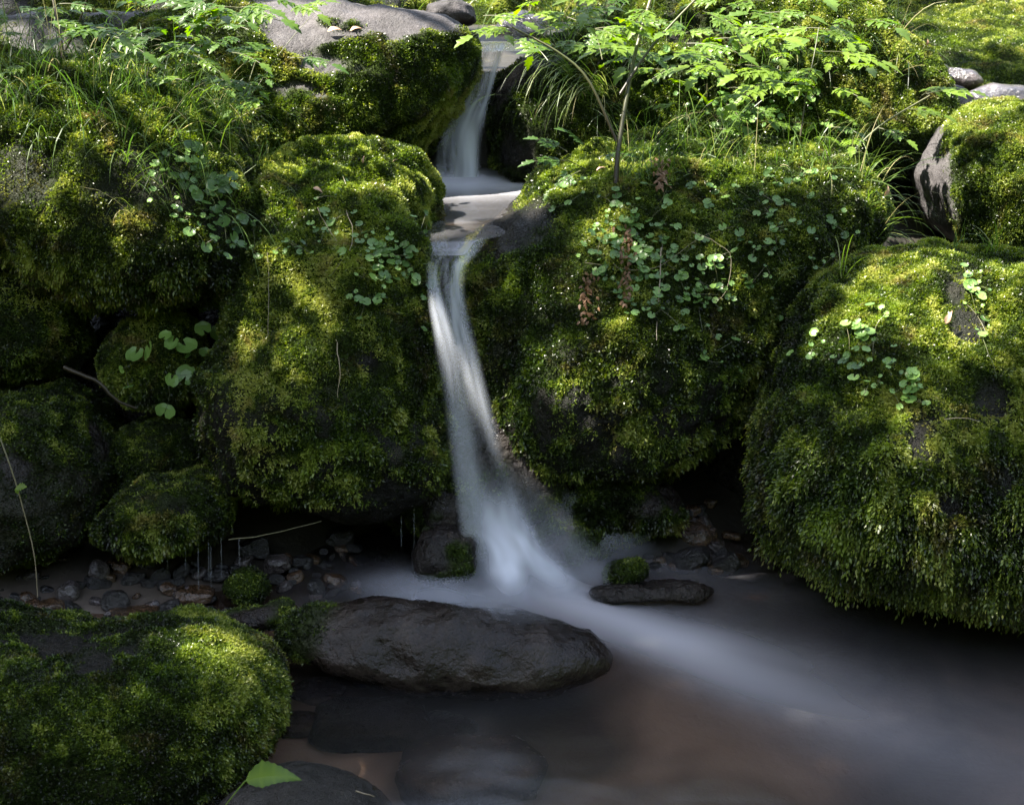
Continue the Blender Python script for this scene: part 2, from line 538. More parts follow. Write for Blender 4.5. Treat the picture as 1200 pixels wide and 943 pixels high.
def boulder(name, label, cat, poly, t, D, n=2.6, lump=(0.030, 3.6), fine=0.008, mat=None, moss=None, seed=1, sub=6,
            kinds=None, group=None, tint=0.45, mossmat=None, dens=1.0, Df=None, lean=0.3, gaps=None):
    """poly: outline in photo pixels; t: distance of its mid plane; D: half depth.
    moss(p, nrm, px, py) -> cover 0..1; kinds: list of (weight_fn or None, L, K, size, droop, spread, density share)"""
    c, th, r = radial(poly)
    msc = 1.0 if np.ptp(np.array(poly)[:, 0]) > 180 else .6
    d, f = ico(sub)
    s = np.sqrt(d[:, 0] ** 2 + d[:, 2] ** 2); dy = d[:, 1]
    k = (s ** n + np.abs(dy) ** n) ** (1 / n)
    ang = np.arctan2(-d[:, 2], d[:, 0])             # pixel y runs down
    rr = np.interp(ang, th, r, period=2 * math.pi) / F * t
    cen = P(c[0], c[1], t)
    q = s / k * rr
    dep = np.where(dy < 0, (Df or D), D) * dy / k
    v = cen + np.outer(q * d[:, 0] / np.maximum(s, 1e-6), RIGHT) + np.outer(q * d[:, 2] / np.maximum(s, 1e-6), UP) + np.outer(dep + lean * q * d[:, 2] / np.maximum(s, 1e-6), FWD)
    nr, _ = vert_normals(v, f)
    L = fbm(v * lump[1], seed, 3)
    rid = 1 - np.abs(fbm(v * lump[1] * 1.7, seed + 40, 3)) * 3
    v = v + nr * (lump[0] * (L * 1.3 - 0.10) + lump[0] * 0.28 * rid + fine * fbm(v * 16, seed + 9, 4) * 1.5)[:, None]
    nr, _ = vert_normals(v, f)
    px, py, _t = proj(v)
    ms = moss(v, nr, px, py) if moss else np.zeros(len(v))
    ms = np.clip(ms, 0, 1)
    loc = np.array([cen[0], cen[1], v[:, 2].min()])
    if ms.max() > 0:                                # the moss mat stands a little proud of the rock
        v = v + nr * (0.015 * msc * sstep(.3, .8, ms) * (0.2 + 1.3 * np.clip(fbm(v * 15, seed + 3, 4) * 1.3 + .45, 0, 1)))[:, None]
    if gaps:                                        # thin growth: clumps of moss with bare wet rock between
        gf = gaps(v, nr, px, py)
        ms = ms * (1 - gf * (1 - sstep(-.10, .16, fbm(v * 26, seed + 21, 3) + .35 * fbm(v * 60, seed + 22, 2))))
    o = mesh_obj(name, v, f, mat or M_dark, loc=loc, smooth=True, attrs={'moss': ms})
    tag(o, label, cat, group)
    if ms.max() > 0:
        V = []; T = []; nv = 0
        for kd in (kinds or [CUSH]):
            wf, Lm, K, size, droop, spread, share = kd
            wg = ms * (wf(v, nr, px, py) if wf else 1.0)
            p, nn, w0 = scatter(v, f, wg, DENS * share * dens)
            if not len(p): continue
            cl = fbm(p * 26, seed + 5, 3); lo = fbm(p * 5, seed + 7, 3)
            LL = msc * Lm * np.clip(0.85 + 0.9 * cl, 0.25, 2.0) * (0.7 + 0.6 * rng.random(len(p))) * (0.5 + 0.5 * w0)
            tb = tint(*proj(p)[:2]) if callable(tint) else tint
            tn = tb - .055 + 0.55 * lo + 0.85 * cl + 0.13 * rng.normal(size=len(p)) + .16 * sstep(.45, .85, nn[:, 2] + .3 * lo)  # up-facing moss made lighter: sunlit tops put into the tint
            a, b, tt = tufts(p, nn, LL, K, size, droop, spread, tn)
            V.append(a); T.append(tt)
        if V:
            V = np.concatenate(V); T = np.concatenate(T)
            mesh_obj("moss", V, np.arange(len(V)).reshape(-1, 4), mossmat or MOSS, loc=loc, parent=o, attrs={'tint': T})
    BOULDERS.append((name, v, f, nr, px, py))
    return o, (v, f, nr, ms)


CUSH = (None, 0.009, 5, 0.0056, 0.25, 0.9, 1.0)


def fringe(y0, y1, L=0.030):
    return (lambda v, n, px, py: sstep(y0, y1, py), L, 10, 0.0085, 1.0, 0.55, 0.55)


def nz(v, f_, s): return fbm(v * f_, s, 3)


def cover(bare_top=None, patch=0.15, s=0, thr=-0.30):
    def fn(v, n, px, py):
        m = sstep(thr - .12, thr + .12, fbm(v * 6, 70 + s, 4) + 0.0)
        m = m * sstep(-0.75, -0.35, n[:, 2])
        return m
    return fn


# C: left shoulder of the waterfall
o_C, d_C = boulder("mossy_boulder", "tall moss covered boulder forming the left side of the lower waterfall", "boulder",
    [(298, 200), (330, 174), (400, 168), (455, 183), (490, 212), (503, 260), (502, 340), (510, 420), (520, 500), (508, 555), (470, 588), (420, 600), (350, 588), (290, 562), (266, 520), (256, 460), (278, 400), (296, 350), (294, 270)],
    3.68, 0.36, lump=(0.055, 4.2), seed=3, sub=7, tint=0.47, gaps=lambda v, n, px, py: .9 * sstep(400, 520, py + 60 * nz(v, 5, 8)),
    moss=lambda v, n, px, py: sstep(-.66, -.5, fbm(v * 7, 71, 4)) * sstep(600, 560, py + 25 * nz(v, 9, 4)) * (1 - .8 * sstep(440, 480, py) * sstep(300, 262, px)),
    kinds=[CUSH, (lambda v, n, px, py: sstep(430, 520, py), 0.014, 6, 0.008, .7, .8, .4)])
# D: right shoulder
def moss_D(v, n, px, py):
    m = sstep(-.6, -.45, fbm(v * 7, 73, 4))
    m *= 1 - sstep(60, 20, np.hypot((px - 590) / 1.3, (py - 262)) + 25 * nz(v, 12, 8)) * 1.0
    m *= 1 - 0.75 * sstep(-.05, .15, fbm(v * 9, 75, 4)) * sstep(420, 500, py)
    return m
o_D, d_D = boulder("mossy_boulder", "broad mossy boulder right of the lower waterfall, draped in small round leaves", "boulder",
    [(545, 310), (570, 268), (620, 235), (655, 203), (720, 180), (800, 165), (900, 165), (980, 180), (1022, 210), (1034, 260), (1012, 300), (948, 338), (905, 385), (872, 440), (832, 505), (790, 538), (720, 560), (640, 555), (592, 520), (562, 470), (545, 400), (540, 345)],
    3.80, 0.42, lump=(0.04, 3.6), seed=8, sub=7, tint=0.40, gaps=lambda v, n, px, py: .9 * sstep(340, 480, py + 80 * nz(v, 5, 8)), moss=moss_D,
    kinds=[CUSH, (lambda v, n, px, py: sstep(330, 420, py), 0.013, 6, 0.008, .7, .8, .35)])
# E: right foreground
def moss_E(v, n, px, py):
    m = sstep(-.55, -.3, fbm(v * 7, 77, 4))
    for (a, b, r) in ((1135, 385, 22), (1165, 470, 24), (1180, 560, 20), (1120, 340, 16)):
        m *= 1 - 0.9 * sstep(r + 12, r - 6, np.hypot((px - a) * 1.2, py - b) + 14 * nz(v, 24, 31))
    m *= 1 - sstep(700, 720, py)*0
    return m
o_E, d_E = boulder("mossy_boulder", "huge rounded mossy boulder on the right, fringed with long moss above the pool", "boulder",
    [(1300, 300), (1180, 291), (1100, 286), (1040, 293), (985, 318), (948, 358), (928, 400), (914, 460), (896, 530), (904, 575), (926, 612), (960, 640), (1020, 658), (1120, 672), (1220, 680), (1330, 670), (1400, 520), (1370, 360)],
    3.36, 0.40, lump=(0.03, 2.8), seed=15, sub=7, tint=0.42, lean=.5, gaps=lambda v, n, px, py: .45 * sstep(420, 520, py) * (1 - .7 * sstep(560, 600, py)), moss=moss_E,
    kinds=[(lambda v, n, px, py: sstep(640, 540, py), 0.007, 5, 0.0062, .3, .9, 1.15), fringe(470, 600, 0.034)])
# A: upper left
o_A, d_A = boulder("mossy_boulder", "wide mossy boulder at upper left, overgrown with grass and overhanging a dark gap", "boulder",
    [(-200, 40), (0, 60), (100, 75), (190, 105), (270, 150), (310, 220), (314, 290), (286, 340), (200, 346), (110, 336), (40, 308), (-60, 292), (-200, 290), (-260, 160)],
    3.62, 0.36, lump=(0.035, 4.0), seed=22, sub=7, tint=0.40, lean=.4, gaps=lambda v, n, px, py: .35 * sstep(150, 200, py) * sstep(300, 250, py),
    moss=lambda v, n, px, py: 1 - 0.6 * sstep(-.02, .25, fbm(v * 6, 79, 4) + .35 - np.abs(py - 205 - 0.15 * px) / 95),
    kinds=[CUSH, (lambda v, n, px, py: sstep(270, 320, py), 0.016, 7, 0.008, .8, .8, .5)])
# B: upper slab
o_B, d_B = boulder("mossy_boulder", "flat topped boulder left of the upper waterfall, bare grey above and mossy in front", "boulder",
    [(150, 60), (250, 30), (330, 16), (400, 14), (480, 18), (536, 32), (556, 60), (554, 98), (528, 132), (488, 172), (450, 210), (380, 232), (300, 225), (220, 200), (160, 130)],
    4.25, 0.38, n=3.2, lump=(0.03, 3.2), seed=27, sub=6, tint=0.50, lean=.2, mat=M_grey, dens=0.85,
    moss=lambda v, n, px, py: np.clip(1 - sstep(.52, .72, n[:, 2] + .25 * nz(v, 7, 81)) * sstep(270, 320, px) * (1 - .9 * sstep(.45, .55, (px - 535) / 40)), 0, 1))
# F: dark wet rock and hump beyond D
o_W, d_W = boulder("wet_boulder", "dark wet boulder to the right of the upper waterfall, nearly bare", "boulder",
    [(584, 215), (578, 150), (582, 112), (600, 88), (630, 55), (680, 30), (760, 20), (820, 60), (830, 150), (800, 215), (700, 232), (600, 228)],
    4.42, 0.30, lump=(0.03, 4), seed=31, tint=0.16, mat=M_dark, dens=0.7,
    moss=lambda v, n, px, py: sstep(-.3, .1, fbm(v * 8, 83, 4) + .55 * sstep(620, 700, px) - .1))
o_F, d_F = boulder("mossy_boulder", "tall mossy hump behind the herbs at upper right", "boulder",
    [(700, 60), (760, -60), (880, -100), (970, -50), (1030, 20), (1068, 78), (1093, 140), (1085, 190), (1062, 225), (1000, 245), (850, 245), (730, 220), (690, 150)],
    4.5, 0.42, lump=(0.04, 4), seed=33, tint=0.42, moss=cover(s=3, thr=-.5), dens=.8)
# G
o_G, d_G = boulder("mossy_boulder", "rounded boulder at the right edge, bare on its left, mossy on its right", "boulder",
    [(1078, 200), (1092, 155), (1130, 130), (1180, 118), (1250, 120), (1310, 160), (1330, 230), (1300, 305), (1200, 312), (1130, 300), (1090, 260)],
    4.05, 0.30, lump=(0.02, 4), seed=37, tint=0.52, lean=.3, n=2.2, mat=M_grey, moss=lambda v, n, px, py: sstep(1105, 1128, px + 18 * nz(v, 9, 3) - 0.12 * (py - 200)), dens=.9)
# H back bank right
boulder("mossy_bank", "sunny moss covered bank in the far upper right corner", "bank",
    [(900, -60), (1080, -140), (1500, -120), (1540, 100), (1500, 260), (1240, 290), (1100, 270), (1000, 220), (940, 120), (900, 20)],
    5.6, 0.35, lump=(0.05, 3), seed=41, tint=0.42, lean=1.3, moss=cover(s=5, thr=-.6), dens=.55)
boulder("mossy_bank", "shady moss covered bank behind the upper waterfall", "bank",
    [(330, -120), (520, -140), (700, -130), (800, -20), (780, 60), (700, 110), (520, 120), (380, 110), (300, 20)],
    6.4, 0.35, lump=(0.08, 3), seed=43, tint=0.66, lean=.9, moss=cover(s=6, thr=-.3), dens=.45)
boulder("mossy_bank", "moss covered bank behind the grass in the far upper left corner", "bank",
    [(-260, -100), (150, -140), (460, -120), (480, 20), (430, 110), (160, 190), (-100, 190), (-260, 100)],
    5.7, 0.35, lump=(0.08, 3), seed=44, tint=0.6, lean=.9, moss=cover(s=8, thr=-.2), dens=.45)
boulder("grey_slab", "flat grey slab showing through the grass at upper left", "rock",
    [(-60, 50), (60, 28), (180, 24), (260, 40), (280, 90), (200, 120), (40, 125), (-60, 110)],
    4.6, 0.3, n=3, lump=(0.02, 4), seed=45, mat=M_grey, sub=5, moss=lambda v, n, px, py: sstep(.0, .3, fbm(v * 7, 5, 3)), dens=.6)
# stones in the gap at right
GR = "grey stones in the gap at upper right"
for pl, t_, s_, lb in (
    ([(1086, 112), (1100, 98), (1125, 104), (1138, 118), (1132, 134), (1100, 142), (1080, 134)], 4.5, 51, "smooth grey stone wedged in the gap left of the other grey stones"),
    ([(1128, 112), (1160, 98), (1210, 104), (1225, 128), (1180, 142), (1135, 138)], 4.7, 52, "dark flat stone resting above the rounded right edge boulder"),
    ([(1060, 78), (1080, 68), (1110, 80), (1110, 102), (1080, 108), (1058, 98)], 4.85, 53, "small shaded stone at the foot of the sunny bank"),
    ([(1110, 80), (1140, 88), (1150, 104), (1120, 108), (1100, 98)], 4.9, 54, "smallest slate coloured stone under the sunny bank")):
    boulder("grey_stone", lb, "stone", pl, t_, .08, lump=(0.006, 9), fine=.003, seed=s_, sub=5, mat=M_pale if s_ != 51 else M_grey, n=2.9, group=GR)
# back stones at top middle
for pl, t_, s_, lb in (
    ([(500, 10), (530, 0), (556, 8), (560, 26), (530, 34), (500, 28)], 5.3, 55, "brown stone behind the right end of the flat grey boulder"),
    ([(575, 40), (585, 22), (612, 14), (640, 24), (640, 50), (600, 62)], 5.2, 56, "rounded grey stone above the upper waterfall"),
    ([(344, 12), (352, 3), (375, 0), (398, 6), (395, 16), (360, 20)], 5.2, 57, "pale stone on the back edge of the flat grey boulder")):
    boulder("back_stone", lb, "stone", pl, t_, .1, lump=(0.01, 7), seed=s_, sub=5, mat=M_grey if s_ != 56 else M_pale)
# left stack
dark_moss = lambda s, th=-.3: (lambda v, n, px, py: sstep(th - .12, th + .12, fbm(v * 8, 90 + s, 4)))
boulder("mossy_boulder", "dull green mossy boulder at the left edge below the overhang", "boulder",
    [(-120, 300), (0, 308), (46, 328), (80, 355), (92, 390), (78, 424), (36, 445), (-20, 458), (-120, 460)],
    3.62, 0.26, lump=(0.025, 5), seed=61, tint=0.31, gaps=lambda v, n, px, py: .5, moss=dark_moss(1, -.6), mossmat=MOSS, dens=.9)
o_I2, d_I2 = boulder("mossy_stone", "small mossy stone in the dark niche, carrying bright round leaves", "stone",
    [(134, 394), (154, 374), (190, 369), (222, 378), (234, 410), (232, 448), (210, 470), (172, 470), (138, 450), (126, 422)],
    3.62, 0.15, lump=(0.015, 7), seed=62, tint=0.44, moss=dark_moss(2, -.6), sub=5, kinds=[CUSH, fringe(420, 480, .014)])
boulder("mossy_boulder", "glistening low boulder at the left edge, mossy on top and wet black below", "boulder",
    [(-120, 484), (0, 470), (60, 455), (98, 466), (118, 502), (134, 540), (130, 585), (100, 630), (40, 660), (-80, 672), (-140, 560)],
    3.52, 0.30, lump=(0.035, 6), seed=63, tint=0.26, mat=M_wet, gaps=lambda v, n, px, py: .5,
    moss=lambda v, n, px, py: dark_moss(3, -.4)(v, n, px, py) * (1 - .6 * sstep(520, 560, py + 30 * nz(v, 9, 2) )))
boulder("mossy_stone", "moss covered stone low in the left stack, water dripping from it", "stone",
    [(124, 610), (148, 578), (190, 558), (236, 556), (262, 572), (274, 600), (258, 625), (210, 638), (154, 636), (126, 628)],
    3.45, 0.18, lump=(0.02, 7), seed=64, tint=0.33, gaps=lambda v, n, px, py: .5, moss=dark_moss(4, -.6), kinds=[CUSH, fringe(590, 640, .015)])
boulder("mossy_stone", "dark mossy stone wedged above the dripping stone in the left stack", "stone",
    [(138, 525), (158, 495), (200, 488), (234, 508), (242, 545), (200, 566), (150, 556)],
    3.62, 0.14, lump=(0.02, 7), seed=65, tint=0.24, gaps=lambda v, n, px, py: .5, moss=dark_moss(5, -.4), sub=5)
# J foreground left
def moss_J(v, n, px, py):
    m = 1 - 1.0 * sstep(.90, 1.0, n[:, 2] + .12 * nz(v, 9, 6)) * sstep(190, 150, px)
    return m * sstep(-.7, -.5, fbm(v * 7, 77, 4))
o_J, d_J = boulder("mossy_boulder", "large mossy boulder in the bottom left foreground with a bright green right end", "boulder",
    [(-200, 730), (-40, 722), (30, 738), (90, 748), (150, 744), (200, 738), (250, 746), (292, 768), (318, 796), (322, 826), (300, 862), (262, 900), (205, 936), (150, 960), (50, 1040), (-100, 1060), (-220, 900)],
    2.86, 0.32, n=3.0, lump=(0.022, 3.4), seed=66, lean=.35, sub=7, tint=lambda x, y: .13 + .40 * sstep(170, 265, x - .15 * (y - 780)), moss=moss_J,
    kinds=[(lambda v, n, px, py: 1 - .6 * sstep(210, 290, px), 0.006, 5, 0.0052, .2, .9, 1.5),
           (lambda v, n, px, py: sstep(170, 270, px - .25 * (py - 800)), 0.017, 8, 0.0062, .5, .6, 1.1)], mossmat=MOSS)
# K foreground rock
o_K, d_K = boulder("dark_rock", "dark granular rock at the bottom edge with a fresh green leaf lying on it", "rock",
    [(240, 985), (265, 940), (305, 915), (355, 908), (405, 918), (440, 942), (475, 985), (455, 1060), (330, 1080), (250, 1050)],
    2.62, 0.20, lump=(0.012, 5), seed=67, mat=stone_mat("granular_stone", [(0.3, (0.012, 0.011, 0.009)), (0.5, (0.028, 0.024, 0.021)), (0.7, (0.06, 0.052, 0.045))], rough=(0.25, .6), wet=.0, bump=1.0, grain=300))
# L wet rock in the pool
def moss_L(v, n, px, py): return sstep(395, 352, px + .5 * (py - 730) + 20 * nz(v, 12, 4)) * .9
o_L, d_L = boulder("wet_rock", "dark brown wet rock lying in the pool below the waterfall", "rock",
    [(318, 742), (350, 720), (425, 704), (500, 706), (590, 714), (668, 728), (716, 750), (727, 768), (708, 794), (645, 812), (560, 816), (470, 807), (390, 788), (330, 764)],
    3.12, 0.13, lump=(0.014, 6.5), fine=.006, lean=.25, seed=68, mat=M_pool, sub=7, tint=.16, moss=moss_L, dens=.7)
# ledge behind the fall, rocks round the foot
boulder("ledge_rock", "black wet ledge over which the lower waterfall drops", "rock",
    [(440, 330), (505, 312), (545, 309), (600, 305), (680, 310), (690, 450), (670, 600), (560, 640), (460, 600)],
    3.92, 0.40, n=3.4, lump=(0.02, 5), seed=69, mat=M_wet, moss=lambda v, n, px, py: .8 * sstep(0, .2, fbm(v * 9, 99, 3)), tint=.25, dens=.4)
boulder("wet_stone", "rounded black stone tucked behind the left edge of the lower waterfall", "stone",
    [(487, 575), (498, 550), (525, 545), (552, 560), (556, 600), (535, 625), (500, 618)], 3.52, .08, lump=(.008, 9), seed=70, sub=5, mat=M_wet, moss=dark_moss(9, .25), tint=.1, dens=.5)
boulder("wet_stone", "low dark stone at the left foot of the waterfall", "stone",
    [(484, 650), (495, 622), (530, 615), (560, 630), (560, 668), (520, 678), (490, 670)], 3.42, .08, lump=(.008, 9), seed=71, sub=5, mat=M_wet, moss=dark_moss(10, .3), tint=.1, dens=.5)
boulder("mossy_stone", "long low mossy stone in the shade behind the right side of the waterfall", "stone",
    [(640, 590), (668, 568), (720, 562), (775, 562), (800, 582), (796, 606), (740, 622), (670, 622), (640, 610)], 3.62, .13, lump=(.012, 7), seed=72, sub=6, mat=M_wet,
    moss=dark_moss(11, -.2), tint=.30, kinds=[CUSH, fringe(575, 600, .016)])
boulder("wet_stone", "flattened mossy stone in the splash beneath the shaded mossy stone", "stone",
    [(600, 640), (625, 612), (690, 610), (720, 628), (715, 648), (660, 656), (610, 655)], 3.55, .09, lump=(.01, 8), seed=73, sub=5, mat=M_wet, moss=dark_moss(12, .0), tint=.2, dens=.5)
boulder("flat_stone", "long flat wet stone bar standing just out of the pool", "stone",
    [(680, 692), (700, 685), (760, 682), (820, 683), (846, 691), (830, 703), (760, 707), (700, 703)], 3.38, .05, lump=(.010, 9), fine=.008, seed=74, sub=5, mat=M_wet)
boulder("mossy_stone", "tiny moss capped stone in the shallows behind the flat stone bar", "stone",
    [(714, 674), (720, 664), (735, 659), (752, 662), (754, 672), (738, 678), (718, 678)], 3.42, .045, lump=(.004, 9), fine=.003, seed=75, sub=4, mat=M_wet, moss=dark_moss(13, -.3), tint=.12, dens=.6)
boulder("dark_rock", "black rock face in the cleft between the two big right boulders", "rock",
    [(780, 420), (900, 380), (960, 400), (980, 560), (960, 700), (880, 690), (850, 600), (800, 540)], 4.1, .28, lump=(.02, 6), seed=76, sub=5, mat=M_wet)
boulder("dark_rock", "black rock filling the gap behind the left stack", "rock",
    [(-60, 300), (200, 310), (300, 330), (310, 520), (290, 640), (100, 600), (-60, 500)], 4.0, .2, lump=(.03, 6), seed=77, sub=5, mat=M_wet)
boulder("mossy_stone", "small moss covered stone on the wet gravel left of the pool rock", "stone",
    [(266, 692), (274, 674), (293, 667), (308, 676), (313, 692), (300, 700), (275, 700)], 3.33, .04, lump=(.006, 9), seed=78, sub=5, mat=M_wet, moss=dark_moss(14, -.3), tint=.2, dens=.6)
boulder("mossy_stone", "low dark mossy stone between the gravel and the pool rock", "stone",
    [(246, 738), (262, 724), (290, 714), (335, 706), (346, 714), (330, 728), (290, 740), (258, 746)], 3.20, .04, lump=(.008, 9), seed=79, sub=5, mat=M_wet, moss=dark_moss(15, .3), tint=.12, dens=.5)


# ------------------------------------------------------------------ loose stones
def pebble(name, label, px, py, wpx, hpx, mat, lift=0.0, seed=0, group=None, cat="stone", t=None, ang=0.0, z=None):
    r_ = np.random.default_rng(seed + 900)
    if t is None:
        zz = 0.0 if z is None else z
        g = G(px, py + hpx * .3, zz)
        for _ in range(4):
            zz = max(float(ground_z(np.array([g[0]]), np.array([g[1]]))[0]), -.01)
            g = G(px, py + hpx * .3, zz)
        t = (g - CAM) @ FWD
    d, f = ico(3 if wpx < 26 else 4)
    a = wpx / 2 / F * t; b = hpx / 2 / F * t
    e = 2.2 + 1.6 * r_.random()
    k = (np.abs(d) ** e).sum(1) ** (1 / e)
    v = d / k[:, None]
    v = v * np.array([a, (a + b) * .5, b])
    ca, sa = math.cos(ang), math.sin(ang)
    v = np.stack([v[:, 0] * ca - v[:, 2] * sa, v[:, 1], v[:, 0] * sa + v[:, 2] * ca], -1)
    for _ in range(5):      # chipped facets
        nn = rvec(1, r_)[0]; lim = (0.62 + 0.25 * r_.random()) * np.abs(v @ nn).max()
        h = v @ nn; v = v - np.outer(np.maximum(h - lim, 0) * .9, nn)
    v = v * (1 + .12 * fbm(d * 2.2 + seed, seed, 3))[:, None]
    c = P(px, py, t)
    v = v + c
    o = mesh_obj(name, v, f, mat, loc=(c[0], c[1], v[:, 2].min()), smooth=True, attrs={'moss': np.zeros(len(v))})
    return tag(o, label, cat, group)


NAMED = [
    ("upright greenish stone standing on the gravel at left", 115, 672, 26, 34, M_pale, 0.1),
    ("glossy black stone in the middle of the left gravel", 136, 704, 34, 22, M_black, 0),
    ("shiny wet stone lying flat beside the upright stone", 156, 677, 30, 14, M_black, .1),
    ("tilted black stone with a bright wet face under the drips", 212, 670, 18, 28, M_black, -.5),
    ("dark wet stone left of the tilted black stone", 188, 676, 24, 20, M_black, .4),
    ("long brown stone with a wet edge in front of the left gravel", 158, 727, 90, 18, M_brown, .05),
    ("brown flat stone below the drips", 228, 697, 46, 16, M_brown, 0),
    ("small grey stone at the back of the gravel under the twig", 325, 662, 32, 22, M_pale, 0),
    ("pale triangular stone beside the small mossy stone", 290, 714, 30, 14, M_pale, .3),
    ("brown rounded stone at the left end of the gravel", 60, 716, 34, 26, M_brown, 0),
    ("reddish brown stone near the left edge", 36, 712, 26, 18, M_brown, .3),
    ("greenish brown stone at the back of the left gravel", 80, 694, 28, 24, M_pale, .5),
    ("wet flat stone in the dark behind the pool rock", 400, 628, 42, 20, M_black, .2),
    ("black stone in the shadow under the boulder left of the waterfall", 445, 600, 40, 30, M_black, .1),
    ("black stone in shadow at the back of the gravel", 300, 640, 44, 24, M_black, 0),
    ("wet stone half sunk next to the pool rock", 372, 690, 20, 26, M_black, .6),
    ("large round brown stone on the gravel right of the waterfall", 812, 628, 46, 32, M_brown, 0),
    ("purplish wet stone left of the round brown stone", 773, 626, 26, 16, M_pale, .2),
    ("dark angular stone at the water's edge with wet ridges", 808, 656, 48, 26, M_black, .4),
    ("orange flat stone at the right of the gravel", 857, 628, 22, 10, M_brown, -.15),
    ("small bright wet stone right of the round brown stone", 840, 640, 12, 12, M_pale, .3),
    ("pale brown stone at the top of the right gravel", 833, 590, 18, 11, M_brown, 0),
    ("black rounded stone beside the tiny moss capped stone", 768, 665, 16, 12, M_black, 0),
    ("dark wet stone rightmost at the gravel edge", 850, 662, 34, 20, M_black, .5),
    ("small wet stone standing out of the upper pool", 518, 246, 24, 14, M_black, 0),
]
for i, (lb, px, py, w_, h_, mt, an) in enumerate(NAMED):
    pebble("wet_stone", lb, px, py, w_, h_, mt, seed=i, ang=an, t=(P(0, 0, 1) * 0 + 0).sum() + 3.95 if "upper pool" in lb else None)
for i, (x, y, w_, h_, lb) in enumerate(((365, 815, 90, 30, "submerged stone nearest the pool rock on its left"), (440, 850, 150, 40, "large submerged stone between the two foreground rocks"), (345, 850, 60, 26, "submerged stone beside the bright end of the bottom left boulder"),
                                        (560, 905, 190, 46, "broad submerged stone at the bottom edge right of the dark rock"), (520, 850, 80, 24, "dark submerged stone in the middle of the pool bottom"), (430, 800, 70, 20, "submerged stone just in front of the pool rock"))):
    pebble("submerged_stone", lb, x, y, w_, h_, M_dark if i in (1, 4) else M_pool, seed=150 + i, t=float((G(x, y, -.10) - CAM) @ FWD))
r_ = np.random.default_rng(77)
for i in range(95):                        # the small pebbles of the right gravel
    u = r_.random() ** .8
    px = 800 + (r_.random() - .5) * (30 + 110 * u) + 12 * u
    py = 588 + 82 * u + r_.normal() * 2
    s_ = 6 + 10 * r_.random()
    pebble("pebble", "small wet brown pebble in the gravel bar right of the waterfall", px, py, s_ * (1 + .7 * r_.random()), s_ * .75,
           [M_brown, M_brown, M_pale, M_black][r_.integers(4)], seed=200 + i, ang=r_.normal() * .4, group="pebbles of the gravel bar right of the waterfall", cat="pebble")
for i in range(120):                        # and of the left gravel
    px = r_.random() * 440 - 10
    py = 652 + r_.random() * 85 - 12 * (px > 300) * (px - 300) / 100
    s_ = 8 + 14 * r_.random() ** 2
    pebble("pebble", "small dark wet pebble on the gravel shore left of the pool", px, py, s_ * (1 + .8 * r_.random()), s_ * .7,
           [M_black, M_black, M_black, M_brown, M_pale][r_.integers(5)], seed=400 + i, ang=r_.normal() * .4, group="pebbles of the left gravel shore", cat="pebble")


# ------------------------------------------------------------------ water
def water_mat(name, tint=(0.86, 0.74, 0.64), rough=0.2, foamcol=(0.90, 0.89, 0.97)):
    m, t, out = new_mat(name)
    at = N(t, "ShaderNodeAttribute", attribute_name="foam")
    tr = N(t, "ShaderNodeBsdfTransparent"); tr.inputs[0].default_value = (*tint, 1)
    gl = N(t, "ShaderNodeBsdfGlossy"); gl.inputs['Roughness'].default_value = rough; gl.inputs[0].default_value = (1, 1, 1, 1)
    fr = N(t, "ShaderNodeFresnel"); fr.inputs['IOR'].default_value = 1.33
    m1 = N(t, "ShaderNodeMixShader")
    t.links.new(fr.outputs[0], m1.inputs[0]); t.links.new(tr.outputs[0], m1.inputs[1]); t.links.new(gl.outputs[0], m1.inputs[2])
    df = N(t, "ShaderNodeBsdfDiffuse"); df.inputs[0].default_value = (*foamcol, 1)
    tl = N(t, "ShaderNodeBsdfTranslucent"); tl.inputs[0].default_value = (*foamcol, 1)
    m2 = N(t, "ShaderNodeMixShader"); m2.inputs[0].default_value = 0.35
    t.links.new(df.outputs[0], m2.inputs[1]); t.links.new(tl.outputs[0], m2.inputs[2])
    m3 = N(t, "ShaderNodeMixShader")
    t.links.new(at.outputs['Fac'], m3.inputs[0]); t.links.new(m1.outputs[0], m3.inputs[1]); t.links.new(m2.outputs[0], m3.inputs[2])
    t.links.new(m3.outputs[0], out.inputs[0])
    return m


def veil_mat(name="falling_water", col=(0.80, 0.83, 0.93)):
    """falling water: clear where 'foam' is 0, milky where it is 1"""
    m, t, out = new_mat(name)
    at = N(t, "ShaderNodeAttribute", attribute_name="foam")
    tr = N(t, "ShaderNodeBsdfTransparent")
    df = N(t, "ShaderNodeBsdfDiffuse"); df.inputs[0].default_value = (*col, 1)
    tl = N(t, "ShaderNodeBsdfTranslucent"); tl.inputs[0].default_value = (*col, 1)
    gl = N(t, "ShaderNodeBsdfGlossy"); gl.inputs['Roughness'].default_value = 0.35; gl.inputs[0].default_value = (1, 1, 1, 1)
    m2 = N(t, "ShaderNodeMixShader"); m2.inputs[0].default_value = 0.45
    t.links.new(df.outputs[0], m2.inputs[1]); t.links.new(tl.outputs[0], m2.inputs[2])
    m4 = N(t, "ShaderNodeMixShader"); m4.inputs[0].default_value = 0.08
    t.links.new(m2.outputs[0], m4.inputs[1]); t.links.new(gl.outputs[0], m4.inputs[2])
    m3 = N(t, "ShaderNodeMixShader")
    t.links.new(at.outputs['Fac'], m3.inputs[0]); t.links.new(tr.outputs[0], m3.inputs[1]); t.links.new(m4.outputs[0], m3.inputs[2])
    t.links.new(m3.outputs[0], out.inputs[0])
    return m


M_water = water_mat("stream_water")
M_veil = veil_mat()


